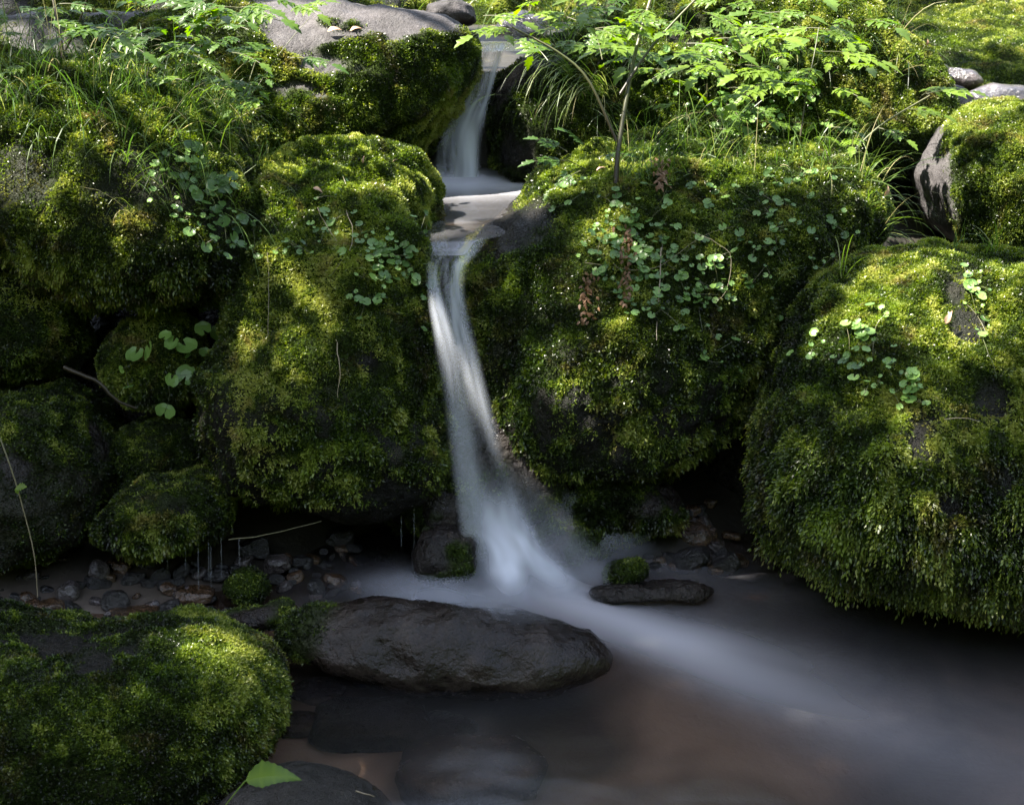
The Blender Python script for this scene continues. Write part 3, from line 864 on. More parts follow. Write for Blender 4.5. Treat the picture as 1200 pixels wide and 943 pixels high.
def streak(x, y, pts):
    """foam along a line of world points (x, y, half width, strength)"""
    best = np.zeros_like(x)
    pts = np.asarray(pts, float)
    for a, b in zip(pts[:-1], pts[1:]):
        e = b[:2] - a[:2]; L2 = (e ** 2).sum()
        u = np.clip(((x - a[0]) * e[0] + (y - a[1]) * e[1]) / L2, 0, 1)
        dx = x - a[0] - u * e[0]; dy = y - a[1] - u * e[1]
        wd = a[2] + u * (b[2] - a[2]); st = a[3] + u * (b[3] - a[3])
        best = np.maximum(best, st * np.exp(-(dx * dx + dy * dy) / (wd * wd)))
    return best


def gp_(px, py, w_, s_):
    g = G(px, py); return (g[0], g[1], w_, s_)


wx, wy, wf = grid(-2.2, 2.6, 380, 0.9, 3.75, 300)
foam = np.zeros_like(wx)
foam = np.maximum(foam, streak(wx, wy, [gp_(560, 676, .05, .6), gp_(620, 692, .055, .95), gp_(690, 715, .05, .95), gp_(745, 738, .048, 1.0), gp_(790, 750, .05, 1.05), gp_(860, 776, .09, .5), gp_(960, 812, .13, .22), gp_(1120, 890, .22, .08), gp_(1300, 980, .3, .05)]))
foam = foam + streak(wx, wy, [gp_(590, 655, .08, .3), gp_(680, 650, .10, .30), gp_(760, 655, .12, .16), gp_(900, 690, .08, .05)])
foam = foam + streak(wx, wy, [gp_(660, 700, .10, .12), gp_(860, 730, .18, .09), gp_(1050, 790, .25, .04), gp_(1250, 860, .3, .05)])
foam = foam + streak(wx, wy, [gp_(470, 672, .05, .12), gp_(560, 682, .06, .28)])
foam = foam + streak(wx, wy, [gp_(868, 690, .03, .0), gp_(905, 694, .03, .07), gp_(990, 708, .04, .03)])
foam = foam + streak(wx, wy, [gp_(300, 760, .04, .05), gp_(345, 745, .03, .22), gp_(385, 690, .03, .12), gp_(420, 660, .05, .04)])
foam = foam + 0.010
_fm = foam.reshape(300, 380)
for _ in range(3):
    for ax in (0, 1):
        _fm = np.apply_along_axis(lambda q: np.convolve(np.pad(q, 4, mode='edge'), np.ones(9) / 9, 'valid'), ax, _fm)
foam = _fm.ravel()
wp = np.stack([wx, wy, np.zeros_like(wx)], -1)
along = fbm(np.stack([wx * 2.2 + wy * 1.8, wy * 7 + wx * 3.4, 0 * wx], -1), 4, 3)
foam = np.clip(foam * (1 + .28 * along), 0, .97)
wp[:, 2] = 0.0035 * fbm(wp * np.array([5, 9, 1]), 12, 3) + 0.018 * streak(wx, wy, [gp_(600, 690, .06, 1), gp_(745, 738, .08, .7), gp_(850, 768, .12, .2)])
tag(mesh_obj("pool_water", wp, wf, M_water, smooth=True, attrs={'foam': foam}), kind='structure')

# upper pool
ux, uy, uf = grid(0, 1, 120, 3.36, 4.50, 150)
_a = np.interp(uy, [3.34, 3.44, 3.7, 4.7], [-.215, -.22, -.45, -.65]); _b = np.interp(uy, [3.34, 3.44, 3.7, 4.7], [-.125, -.095, .2, .5])
ux = _a + (_b - _a) * ux
g1 = lambda px, py, w_, s_: (*G(px, py, .772)[:2], w_, s_)
uf_ = streak(ux, uy, [g1(490, 212, .14, .8), g1(540, 212, .17, 1.0), g1(590, 213, .15, .75), g1(640, 215, .12, .35)])
uf_ = uf_ + streak(ux, uy, [g1(520, 300, .04, .4), g1(560, 285, .05, .25)]) + .05
al = fbm(np.stack([ux * 2, uy * 6, 0 * ux], -1), 14, 3)
al2 = 0.2 * sstep(.1, .5, fbm(np.stack([ux * 3 - uy, uy * 9, 0 * ux], -1), 24, 2))
up = np.stack([ux, uy, .772 + .004 * al - .015 * sstep(3.46, 3.38, uy)], -1)
tag(mesh_obj("upper_pool_water", up, uf, water_mat("upper_pool_water", (0.75, 0.66, 0.55), .2), smooth=True, attrs={'foam': np.clip(uf_ * (1 + .3 * al) + al2 * .3, 0, .95)}), kind='structure')
# feeder above the upper fall
fx, fy, ff = grid(-0.13, 0.03, 30, 4.31, 4.62, 40)
tag(mesh_obj("feeder_water", np.stack([fx, fy, 1.135 + .004 * fbm(np.stack([fx, fy, 0 * fx], -1) * 8, 2, 2)], -1), ff, M_water, smooth=True, attrs={'foam': np.clip(.03 + .1 * np.exp(-((fy - 4.33) / .12) ** 2), 0, 1)}), kind='structure')


def veil(name, rows, thick=0.02, nu=40, nv=60, strands=9, amp=.5, base=.55, edge=.18, seed=0, vfade=(0.0, 0.0), soft=1.0):
    """a curtain of falling water: rows = (left_px, left_py, right_px, right_py, t, density) from lip to foot.
    A closed body with a lens shaped cross-section."""
    rows = np.asarray(rows, float)
    s = np.linspace(0, 1, nv)
    k = np.linspace(0, 1, len(rows))
    # smooth interpolation of the rows
    def ip(c):
        y = np.interp(s, k, rows[:, c])
        kk = np.ones(7) / 7
        return np.convolve(np.pad(y, 3, mode='reflect', reflect_type='odd'), kk, 'valid')
    lx, ly, rx, ry, tt, dn = [ip(c) for c in range(6)]
    Lp = P(lx, ly, tt); Rp = P(rx, ry, tt)
    u = np.linspace(0, 1, nu)
    r1 = np.random.default_rng(seed)
    V = []; A = []
    for side in (-1, 1):
        prof = np.sqrt(np.clip(1 - (2 * u - 1) ** 2, 0, 1)) * thick
        ripple = .35 * thick * vnoise(np.stack([u * strands, u * 0 + side * 5., u * 0], -1), seed)
        p = Lp[:, None, :] * (1 - u)[None, :, None] + Rp[:, None, :] * u[None, :, None]
        p = p + (FWD * side)[None, None, :] * ((prof + ripple * (prof > 0))[None, :, None])
        uu = np.repeat(u[None, :], nv, 0); ss = np.repeat(s[:, None], nu, 1)
        wv = .22 * fbm(np.stack([ss.ravel() * 3.1, uu.ravel() * .8, 0 * uu.ravel() + seed], -1), seed + 30, 2).reshape(nv, nu)
        q = np.stack([(uu + wv) * strands, ss * 2.4, 0 * uu + seed], -1).reshape(-1, 3)
        st = fbm(q, seed + 1, 3).reshape(nv, nu)
        a = dn[:, None] * (base + amp * st)
        a = a * sstep(0, edge, uu) * sstep(0, edge, 1 - uu)
        if vfade[0]: a = a * sstep(0, vfade[0], ss)
        if vfade[1]: a = a * sstep(0, vfade[1], 1 - ss)
        V.append(p.reshape(-1, 3)); A.append(np.clip(a, 0, .95).ravel())
    i = np.arange(nu * nv).reshape(nv, nu)
    f1 = np.stack([i[:-1, :-1], i[:-1, 1:], i[1:, 1:], i[1:, :-1]], -1).reshape(-1, 4)
    o = mesh_obj(name, np.concatenate(V), np.concatenate([f1, f1[:, ::-1] + nu * nv]), M_veil, smooth=True, attrs={'foam': np.concatenate(A)})
    return tag(o, kind='structure')


# main fall
veil("waterfall", [(506, 280, 574, 280, 3.53, .35), (502, 297, 562, 297, 3.40, .5), (501, 312, 550, 312, 3.385, .55), (501, 360, 546, 345, 3.40, .5), (505, 400, 558, 390, 3.40, .5), (513, 450, 572, 450, 3.40, .46), (522, 520, 590, 520, 3.405, .42), (532, 580, 606, 580, 3.41, .40), (540, 640, 624, 640, 3.42, .40), (548, 700, 640, 700, 3.43, .2)],
     thick=.014, strands=3.4, amp=1.1, base=.45, edge=.3, seed=4, vfade=(.02, .06), nu=60, nv=120)
veil("waterfall", [(497, 302, 515, 302, 3.39, .3), (499, 335, 516, 330, 3.38, .6), (501, 362, 526, 362, 3.36, .95), (508, 400, 540, 410, 3.355, .62), (517, 460, 552, 470, 3.36, .40), (526, 540, 566, 540, 3.37, .34), (538, 640, 578, 640, 3.39, .40), (546, 695, 588, 697, 3.41, .2)],
     thick=.010, strands=1.8, amp=.8, base=.55, edge=.4, seed=7, vfade=(.06, .08), nu=40, nv=100)
veil("waterfall", [(519, 300, 547, 300, 3.44, .5), (516, 330, 544, 330, 3.44, .6), (520, 380, 550, 375, 3.44, .5), (535, 440, 566, 430, 3.44, .3), (552, 520, 590, 520, 3.44, .25), (575, 590, 612, 590, 3.44, .2)],
     thick=.010, strands=3, amp=1.1, base=.5, edge=.35, seed=9, vfade=(.08, .3), nu=40, nv=100)
# splash spreading at the foot
veil("waterfall_splash", [(535, 520, 600, 525, 3.42, .0), (540, 570, 615, 570, 3.42, .22), (546, 610, 634, 606, 3.41, .5), (550, 645, 655, 642, 3.39, .68), (554, 675, 680, 674, 3.37, .72), (560, 712, 730, 716, 3.32, .5)],
     thick=.035, strands=3.2, amp=1.15, base=.66, edge=.34, seed=12, vfade=(.12, .25), nu=60, nv=60)
veil("waterfall_splash", [(585, 530, 612, 540, 3.50, .0), (588, 580, 655, 580, 3.50, .16), (596, 620, 690, 620, 3.48, .26), (606, 660, 730, 655, 3.45, .28), (616, 705, 760, 700, 3.40, .15)],
     thick=.05, strands=1.6, amp=.5, base=.65, edge=.45, seed=13, vfade=(.15, .2), nu=40)
veil("waterfall_splash", [(606, 545, 650, 550, 3.55, .0), (615, 590, 715, 590, 3.55, .10), (640, 630, 770, 630, 3.52, .18), (660, 668, 800, 662, 3.5, .16)],
     thick=.05, strands=1.5, amp=.3, base=.6, edge=.48, seed=14, vfade=(.25, .3))
veil("waterfall_splash", [(400, 664, 570, 645, 3.44, .10), (380, 684, 590, 676, 3.34, .36), (390, 702, 650, 704, 3.17, .5), (420, 720, 700, 738, 3.04, .16)],
     thick=.02, strands=1.6, amp=.3, base=.6, edge=.45, seed=15, vfade=(.35, .35), nv=40)
# upper fall
veil("upper_waterfall", [(566, 54, 594, 52, 4.25, .5), (560, 80, 586, 80, 4.26, .7), (546, 110, 578, 106, 4.27, .85), (524, 140, 570, 140, 4.28, .8), (508, 170, 566, 170, 4.29, .75), (496, 214, 566, 214, 4.30, .9)],
     thick=.02, strands=4, amp=.9, base=.55, edge=.2, seed=21)
# drips under the dripping stone
for i, (x, y0, y1) in enumerate(((232, 636, 692), (244, 633, 680), (259, 630, 676), (196, 645, 668), (217, 642, 668), (247, 640, 690), (470, 588, 640), (485, 560, 650), (280, 630, 660))):
    g = P(x, (y0 + y1) / 2, 3.34 if x < 400 else 3.45)
    pts = np.array([P(x, y0, 3.34 if x < 400 else 3.45), P(x + .5, y1, 3.34 if x < 400 else 3.45)])
    v, f = tube_geo(smooth_path([pts[0], pts.mean(0), pts[1]], 6), .0013, 5)
    tag(mesh_obj("water_trickle", v, f, M_veil, smooth=True, attrs={'foam': np.full(len(v), .09)}), kind='structure')


# ------------------------------------------------------------------ plants
def surf(data, px, py):
    """point and normal on a boulder nearest the camera at this pixel"""
    v, f, nr, ms = data
    x, y, t = proj(v)
    d = (x - px) ** 2 + (y - py) ** 2
    facing = ((CAM - v) * nr).sum(1) > 0
    d = np.where(facing, d, 1e9)
    i = np.argmin(d)
    return v[i], nr[i]


def blades(root, dirn, L, width, bend, tint, seg=7, twist=.3):
    """grass blades: arrays of root (n,3), direction, length, width, gravity bend"""
    n = len(root)
    d = unit(dirn); p = root.copy()
    side = unit(np.cross(d, rvec(n)))
    side[:, 2] *= .3; side = unit(side)
    V = np.zeros((n, seg + 1, 2, 3)); st = (L / seg)[:, None]
    for k in range(seg + 1):
        u = k / seg
        w_ = (width * (1 - u ** 2.2) * (0.55 + 0.45 * min(1, u * 5)))[:, None] * .5
        V[:, k, 0] = p - side * w_; V[:, k, 1] = p + side * w_
        d = unit(d + np.array([0, 0, -1.0]) * (bend * (0.25 + 1.1 * u) / seg)[:, None])
        p = p + d * st
    T = np.repeat(tint, (seg + 1) * 2)
    V = V.reshape(-1, 3)
    b = (np.arange(n) * (seg + 1) * 2)[:, None]
    k = np.arange(seg)[None, :] * 2
    f = np.stack([b + k, b + k + 1, b + k + 3, b + k + 2], -1).reshape(-1, 4)
    return V, f, T


def grass_on(bag, data, n, box, L, width=.0028, out=.5, bend=1.4, t0=.45, tv=.2, seed=0, bias=(0, 0, 0)):
    r1 = np.random.default_rng(seed)
    v, f, nr, ms = data
    px, py, t = proj(v)
    ok = (px > box[0]) & (px < box[2]) & (py > box[1]) & (py < box[3]) & (((CAM - v) * nr).sum(1) > -.15)
    idx = np.nonzero(ok)[0]
    if not len(idx): return
    # clump the roots
    nc = max(3, n // 9)
    cc = v[r1.choice(idx, nc)]
    ci = r1.integers(nc, size=n)
    target = cc[ci] + r1.normal(size=(n, 3)) * .016
    k = r1.choice(idx, min(len(idx), 3000), replace=False)
    root = np.empty((n, 3)); nn = np.empty((n, 3))
    for i in range(0, n, 200):
        dd = ((target[i:i + 200, None, :] - v[k][None]) ** 2).sum(-1)
        j = k[np.argmin(dd, 1)]; root[i:i + 200] = v[j]; nn[i:i + 200] = nr[j]
    root = root + r1.normal(size=(n, 3)) * .006
    cdir = r1.normal(size=(nc, 3)) * .35
    d = nn * out + np.array([0, 0, .8]) + r1.normal(size=(n, 3)) * .45 + cdir[ci] * 1.3 + np.array(bias)
    LL = L * (.3 + 1.0 * r1.random(n) ** 1.4)
    t_ = np.clip(t0 + tv * r1.normal(size=n), 0, .86)
    t_ = np.where(r1.random(n) < .07, .97, t_)
    a, b, c = blades(root, d, LL, width * (.6 + .8 * r1.random(n)), bend * (.5 + r1.random(n)), t_)
    bag.add(a, b, c)


def ground_data(x0, x1, y0, y1):
    x, y, f4 = grid(x0, x1, 60, y0, y1, 60)
    v = np.stack([x, y, ground_z(x, y)], -1)
    f = np.concatenate([f4[:, :3], f4[:, [0, 2, 3]]])
    n, _ = vert_normals(v, f)
    return v, f, n, np.ones(len(v))


b = Bag()
grass_on(b, d_A, 950, (-40, 40, 330, 160), .20, seed=1, out=.6, bend=2.8, t0=.42, width=.0022)
grass_on(b, d_A, 260, (150, 130, 320, 260), .22, seed=2, out=.9, bend=3.8, t0=.45, width=.0022)
grass_on(b, d_A, 130, (0, 110, 250, 200), .24, seed=3, out=1.0, bend=4.0, t0=.5)
tag(b.build("grass", GRASS), "arching green grass growing over the boulder at upper left", "grass", kind='stuff')
b = Bag()
grass_on(b, d_D, 520, (720, 150, 1040, 215), .17, seed=4, out=.5, bend=2.6, t0=.55, width=.0022)
grass_on(b, d_D, 45, (960, 190, 1040, 300), .20, seed=5, out=1.0, bend=2.6, t0=.6)
tag(b.build("grass", GRASS), "bright green grass on top of the broad boulder right of the waterfall", "grass", kind='stuff')
b = Bag()
grass_on(b, d_F, 750, (700, 0, 1060, 230), .22, seed=6, out=.8, bend=3.0, t0=.5, width=.0022)
grass_on(b, d_W, 200, (620, 20, 830, 150), .24, width=.0022, seed=7, out=.9, bend=2.8, t0=.55)
grass_on(b, ground_data(.1, .75, 4.55, 5.2), 180, (0, -300, 1200, 400), .26, seed=8, out=.3, bend=2.2, t0=.5)
tag(b.build("grass", GRASS), "tangled hanging grass on the bank right of the upper waterfall", "grass", kind='stuff')
b = Bag()
grass_on(b, ground_data(-2.2, -.4, 4.7, 6.2), 700, (-300, -300, 1200, 400), .26, width=.004, seed=9, out=.3, bend=1.6, t0=.5)
grass_on(b, ground_data(-.4, 1.3, 5.6, 7.0), 500, (-300, -300, 1300, 400), .28, width=.004, seed=10, out=.3, bend=1.6, t0=.55)
tag(b.build("grass", GRASS), "sparse grass on the bank behind the boulders at the top", "grass", kind='stuff')


def tuft(label, data, px, py, n, L, spread=.35, bend=1.8, t0=.6, seed=0, width=.0026, lean=(0, 0, 0)):
    r1 = np.random.default_rng(seed + 50)
    p, nn = surf(data, px, py)
    root = p + r1.normal(size=(n, 3)) * .008
    d = nn * .5 + np.array([0, 0, .9]) + r1.normal(size=(n, 3)) * spread + np.array(lean)
    a, b_, c = blades(root, d, L * (.5 + .6 * r1.random(n)), width * (.7 + .6 * r1.random(n)), bend * (.6 + .8 * r1.random(n)), np.clip(t0 + .14 * r1.normal(size=n), 0, .86))
    o = mesh_obj("grass_tuft", a, b_, GRASS, loc=p, attrs={'tint': c})
    tag(o, label, "grass tuft", "single grass tufts on the boulders")


tuft("thin grass tuft standing in the gap at the right edge, above the huge right boulder", d_E, 1165, 296, 16, .11, seed=1, t0=.6)
tuft("short grass tuft on the rim of the huge right boulder, left of the gap tuft", d_E, 1120, 292, 9, .07, seed=2, t0=.6)
tuft("long grass blades arching from the top left shoulder of the huge right boulder", d_E, 985, 330, 9, .22, seed=3, t0=.7, bend=2.6, lean=(.3, -.3, 0))
tuft("few grass blades in front of the dark hollow under the flat grey boulder", d_A, 318, 205, 7, .22, seed=4, t0=.6, bend=3.2, lean=(.4, -.1, .3))
tuft("small bright grass sprig on the crest of the tall boulder left of the waterfall", d_C, 430, 176, 4, .06, seed=5, t0=.65)
tuft("grass tuft drooping from the right corner of the broad leafy boulder", d_D, 1015, 240, 14, .22, seed=6, t0=.65, bend=3.2, lean=(.4, -.4, 0))
tuft("dull grass blades hanging in shadow at the left edge", d_A, 20, 130, 9, .34, seed=7, t0=.3, bend=3.6, lean=(.1, -.5, 0))
tuft("thin grass blades hanging over the front of the upper left boulder", d_A, 150, 190, 7, .22, seed=8, t0=.55, bend=4.0, lean=(.2, -.6, 0))
tuft("drooping grass over the dark wet boulder by the upper waterfall", d_W, 672, 90, 30, .34, seed=9, t0=.7, bend=3.4, lean=(-.8, -.6, .1), spread=.3)
tuft("pale drooping seed grass left of the forked stalk", d_W, 712, 110, 24, .30, seed=10, t0=.78, bend=3.6, lean=(-.8, -.6, .1), spread=.3)


# -- round leaved creepers
def round_leaf(c, nrm, r, r1, notch=True):
    nrm = unit(nrm)
    a = unit(np.cross(nrm, rvec(1, r1)[0])); b_ = np.cross(nrm, a)
    m = 15
    th = np.linspace(.28, 2 * math.pi - .28, m)
    rad = r * (1 + .06 * np.cos(th * 9)) * (1 - .12 * np.cos(th) ** 8)
    ring = c + np.outer(rad * np.cos(th), a) + np.outer(rad * np.sin(th), b_) + nrm * (r * .18)
    mid = c + np.outer(rad * .55 * np.cos(th), a) + np.outer(rad * .55 * np.sin(th), b_) + nrm * (r * .02)
    v = np.concatenate([[c + a * r * .12], mid, ring])
    f3 = [(0, 1 + i, 2 + i) for i in range(m - 1)]
    f4 = [(1 + i, 1 + m + i, 2 + m + i, 2 + i) for i in range(m - 1)]
    return v, np.array(f3), np.array(f4)


def creeper(label, data, spots, rad, seed=0, nstem=6, lift=.012, t0=.5, individual=False, face=.5):
    """spots: leaf pixels; every leaf sits just off the surface on a thin stalk"""
    r1 = np.random.default_rng(seed + 500)
    pts = []
    for (px, py) in spots:
        p, nn = surf(data, px, py)
        pts.append((p, nn))
    root = np.array(pts[0][0])
    e = empty("creeping_plant", root)
    tag(e, label, "creeping plant")
    LB = Bag(); SB = Bag()
    P_ = np.array([p for p, _ in pts])
    for i, (p, nn) in enumerate(pts):
        r = rad * (.42 + .7 * r1.random() ** 1.3)
        c = p + nn * lift * (.7 + 1.2 * r1.random())
        tc = unit(CAM - c)
        ln = unit(nn * (1 - face) + tc * face * .6 + np.array([0, 0, .75]) + r1.normal(size=3) * .33)
        v, f3, f4 = round_leaf(c, ln, r, r1)
        tn = np.clip(t0 + .22 * r1.normal(), 0, 1)
        if individual:
            B = Bag(); B.add(v, f4, tn); B.add(v, f3, tn); lf = B.build("leaf", ROUNDL, c, e, smooth=True)
        else:
            LB.add(v, f4, tn); LB.add(v, f3, tn)
        # stalk back to the nearest earlier leaf
        if i:
            j = np.argmin(((P_[:i] - p) ** 2).sum(1)); q = pts[j][0] + pts[j][1] * .004
        else:
            q = p
        if np.linalg.norm(q - c) > .004 and r1.random() < .6:
            mid = (q + c) / 2 + nn * .004 + r1.normal(size=3) * .003
            vv, ff = tube_geo(smooth_path([q, mid, c], 5), .0006, 4)
            if individual: mesh_obj("leaf_stalk", vv, ff, STEM, c, lf, {'tint': np.full(len(vv), .5)})
            elif len(spots) <= 100: mesh_obj("stem", vv, ff, STEM, root, e, {'tint': np.full(len(vv), .3 + .4 * r1.random())})
            else: SB.add(vv, ff, .3 + .4 * r1.random())
    if LB.n:
        o = LB.build("foliage", ROUNDL, root, e, smooth=True)
        if len(spots) > 100: o['kind'] = 'stuff'
    so_ = SB.build("stems" if len(spots) > 100 else "stem", STEM, root, e)
    if so_: so_['kind'] = 'stuff'
    return e


def cloud(cx, cy, sx, sy, n, seed, clip=None):
    r1 = np.random.default_rng(seed)
    out = []
    nc = max(2, n // 6)
    cs = [(cx + sx * r1.normal() * .6, cy + sy * r1.normal() * .6) for _ in range(nc)]
    while len(out) < n:
        a = cs[r1.integers(nc)]
        x = a[0] + r1.normal() * sx * .22; y = a[1] + r1.normal() * sy * .22
        if clip is None or clip(x, y): out.append((x, y))
    return out


creeper("cluster of large bright scalloped leaves on the small stone in the dark niche", d_I2,
        [(205, 412), (190, 400), (178, 418), (197, 408), (216, 392), (222, 418), (236, 396), (245, 424), (208, 424), (150, 434), (195, 440), (206, 437), (165, 420), (226, 463), (188, 466), (156, 452), (224, 376)],
        .024, seed=1, individual=True, t0=.95, lift=.03, face=.95)
creeper("trailing mat of small round leaves hanging on the tall boulder left of the waterfall", d_C,
        cloud(440, 320, 55, 65, 95, 2, lambda x, y: 365 < x < 500 and 240 < y < 430), .0125, seed=2, t0=.55, face=.6, lift=.012)
creeper("scattered tiny round leaves on the upper left of the tall boulder", d_C, cloud(350, 300, 40, 50, 26, 3), .008, seed=3, t0=.4)
creeper("wide curtain of small round leaves over the broad boulder right of the waterfall", d_D,
        cloud(775, 305, 105, 78, 260, 4, lambda x, y: 640 < x < 920 and 205 < y < 445 and y < 205 + 1.2 * (x - 600)), .0115, seed=4, t0=.45, face=.75, lift=.010)
creeper("scattered round leaves on the shaded right part of the broad boulder", d_D, cloud(935, 260, 60, 55, 70, 5, lambda x, y: 860 < x < 1015 and 190 < y < 360), .0105, seed=5, t0=.4, face=.7)
creeper("pale round leaves scattered over the left shoulder of the huge right boulder", d_E,
        cloud(1030, 410, 55, 45, 75, 6, lambda x, y: 935 < x < 1190 and 340 < y < 520), .012, seed=6, t0=.75, face=.4, lift=.014)
creeper("few round leaves high on the right part of the huge right boulder", d_E, cloud(1150, 360, 40, 40, 24, 7), .011, seed=7, t0=.6, face=.3)
creeper("dusky round leaves under the grass on the right end of the upper left boulder", d_A,
        cloud(245, 220, 40, 60, 85, 8, lambda x, y: 160 < x < 310 and 120 < y < 355), .015, seed=8, t0=.35, face=.6, lift=.02)
creeper("round leaves along the lower lip of the upper left boulder", d_A, [(230, 340), (250, 352), (262, 352), (285, 322), (212, 345), (262, 332), (278, 352), (240, 318), (300, 318), (305, 300)], .013, seed=9, t0=.5, face=.8, individual=True)
creeper("small round leaves half hidden in the grass on the hump at upper right", d_F, cloud(880, 120, 110, 60, 130, 10), .013, seed=10, t0=.5, face=.5)


# -- herbs with divided leaves
def leaflet(c, d, up, L, w, lobes=4):
    """toothed, pointed leaflet lying along d"""
    side = unit(np.cross(up, d))
    m = lobes * 2 + 1
    u = np.linspace(0, 1, m)
    prof = w * (np.sin(math.pi * np.clip(u, 0, 1) ** .75)) * np.where(np.arange(m) % 2 == 1, 1.12, .68)
    prof[0] = w * .05; prof[-1] = 0
    mid = c + np.outer(u * L, d) + np.outer(-.25 * L * u * u, up)
    lft = mid + np.outer(prof, side) + np.outer(prof * .15, up) + np.outer((u * 0 + .10 * L) * (prof > w * .9), d)
    rgt = mid - np.outer(prof, side) + np.outer(prof * .15, up) + np.outer((u * 0 + .10 * L) * (prof > w * .9), d)
    v = np.concatenate([mid, lft, rgt])
    f = [(i, i + 1, m + i + 1, m + i) for i in range(m - 1)] + [(i, 2 * m + i, 2 * m + i + 1, i + 1) for i in range(m - 1)]
    return v, np.array(f)


def frond(bag, sb, base, d, up, L, r1, pairs=3, tn=.6, sc_=1.0):
    """divided leaf: stalk with pairs of toothed leaflets and one at the tip"""
    d = unit(d); up = unit(up - d * (up @ d)); side = np.cross(up, d)
    n = 8
    u = np.linspace(0, 1, n)
    path = base + np.outer(u * L, d) + np.outer(-.22 * L * u * u, np.array([0, 0, 1.0]))
    vv, ff = tube_geo(path, np.linspace(.0012, .0005, n), 4); sb.add(vv, ff, .55)
    for k in range(pairs):
        uu = .35 + .6 * k / pairs
        q = base + d * L * uu - np.array([0, 0, .22 * L * uu * uu])
        ll = L * (.42 - .07 * k) * sc_
        for s in (-1, 1):
            dd = unit(d * .65 + side * s * .8 + np.array([0, 0, -.12]) + r1.normal(size=3) * .08)
            v, f = leaflet(q, dd, up, ll, ll * .22); bag.add(v, f, np.clip(tn + .12 * r1.normal(), 0, 1))
            for s2 in (-1, 1):
                d3 = unit(dd * .6 + np.cross(up, dd) * s2 * .7)
                v, f = leaflet(q + dd * ll * .25, d3, up, ll * .5, ll * .13, 3); bag.add(v, f, np.clip(tn + .12 * r1.normal(), 0, 1))
    v, f = leaflet(path[-1], unit(path[-1] - path[-2]), up, L * .42 * sc_, L * .12 * sc_); bag.add(v, f, tn)


def herb(label, name, stems, fr, seed=0, cat="herb", stemr=.004, tint=(.1, .5), on=None):
    """stems: lists of (px,py,t); fr: fronds (px,py,t, dirx, diry(away), dirz, length, tint)"""
    r1 = np.random.default_rng(seed + 800)
    if on is not None:                      # root it where the rock is, and carry the whole plant with its root
        a0 = stems[0][0]
        sp_ = surf(on, a0[0], a0[1])[0]
        dt = (sp_ - CAM) @ FWD - a0[2]
        stems = [[(x, y, t + dt) for x, y, t in st] for st in stems]
        fr = [(q[0], q[1], q[2] + dt) + tuple(q[3:]) for q in fr]
    base = P(*stems[0][0])
    e = empty(name, base)
    tag(e, label, cat)
    for st in stems:
        B = Bag()
        pts = smooth_path([P(*q) for q in st], 14)
        k = 1.0 if st is stems[0] else .6
        v, f = tube_geo(pts, np.linspace(stemr * k, stemr * k * .55, len(pts)), 7)
        B.add(v, f, np.repeat(np.linspace(tint[0], tint[1], len(pts)), 7))
        B.build("stem", STEM, base, e, smooth=True)
    for (px, py, t, dx, dy, dz, L, tn) in fr:
        B = Bag(); S = Bag()
        q = P(px, py, t)
        frond(B, S, q, np.array([dx, dy, dz]), np.array([0, -.25, 1.0]), L, r1, tn=tn)
        lf = B.build("leaf", LEAFY, q, e)
        S.build("leaf_stalk", STEM, q, lf)
    return e


def rf(x0, x1, y0, y1, t0, t1, n, L, tn, seed, lean=0.0):
    r1 = np.random.default_rng(seed)
    out = []
    for _ in range(n):
        a = r1.random() * 6.28
        out.append((x0 + (x1 - x0) * r1.random(), y0 + (y1 - y0) * r1.random(), t0 + (t1 - t0) * r1.random(),
                    math.cos(a) + lean, math.sin(a) * .8 - .2, .12 + .2 * r1.normal(), L * (.7 + .6 * r1.random()), np.clip(tn + .12 * r1.normal(), 0, 1)))
    return out


herb("tall herb with a thick purple forked stalk rooted on the broad boulder", "tall_herb",
     [[(722, 215, 3.62), (724, 180, 3.62), (736, 105, 3.64), (745, 60, 3.66), (765, -10, 3.7)],
      [(727, 110, 3.63), (760, 60, 3.64), (800, 15, 3.65), (835, -20, 3.66)],
      [(722, 165, 3.62), (690, 95, 3.6), (655, 62, 3.6), (600, 32, 3.58)]],
     rf(560, 720, -5, 40, 3.5, 3.75, 15, .11, .95, 1) + rf(640, 860, 5, 85, 3.6, 3.9, 18, .11, .8, 2), seed=1, stemr=.0068, tint=(.05, .75), on=d_D)
herb("leafy herb with a slim dark stalk atop the right part of the broad boulder", "leafy_herb",
     [[(938, 160, 3.75), (945, 110, 3.75), (955, 60, 3.78), (960, 30, 3.8)]],
     rf(850, 1010, 25, 120, 3.6, 3.95, 24, .12, .95, 3), seed=2, stemr=.0025, on=d_D)
herb("low herb spreading broad divided leaves over the crest of the broad boulder", "leafy_herb",
     [[(860, 175, 3.65), (850, 150, 3.62), (830, 125, 3.6)]],
     rf(780, 900, 110, 170, 3.5, 3.68, 11, .10, .55, 4) + rf(930, 1010, 130, 175, 3.6, 3.7, 4, .10, .6, 14), seed=3, stemr=.002, on=d_D)
herb("slender herb leaning right over the stone gap, with its leaf held out level", "leafy_herb",
     [[(1002, 175, 3.72), (1035, 145, 3.72), (1090, 112, 3.72)]],
     [(1085, 110, 3.72, 1, .1, .25, .13, .85), (1060, 128, 3.72, 1, -.3, .1, .10, .85), (1010, 150, 3.7, -.5, -.3, .5, .10, .9), (1080, 112, 3.72, .8, .7, .35, .11, .8), (1030, 150, 3.7, .5, -.6, .0, .09, .8), (1000, 160, 3.7, -.2, -.8, .1, .10, .9)], seed=4, stemr=.0035, tint=(.4, .6), on=d_D)
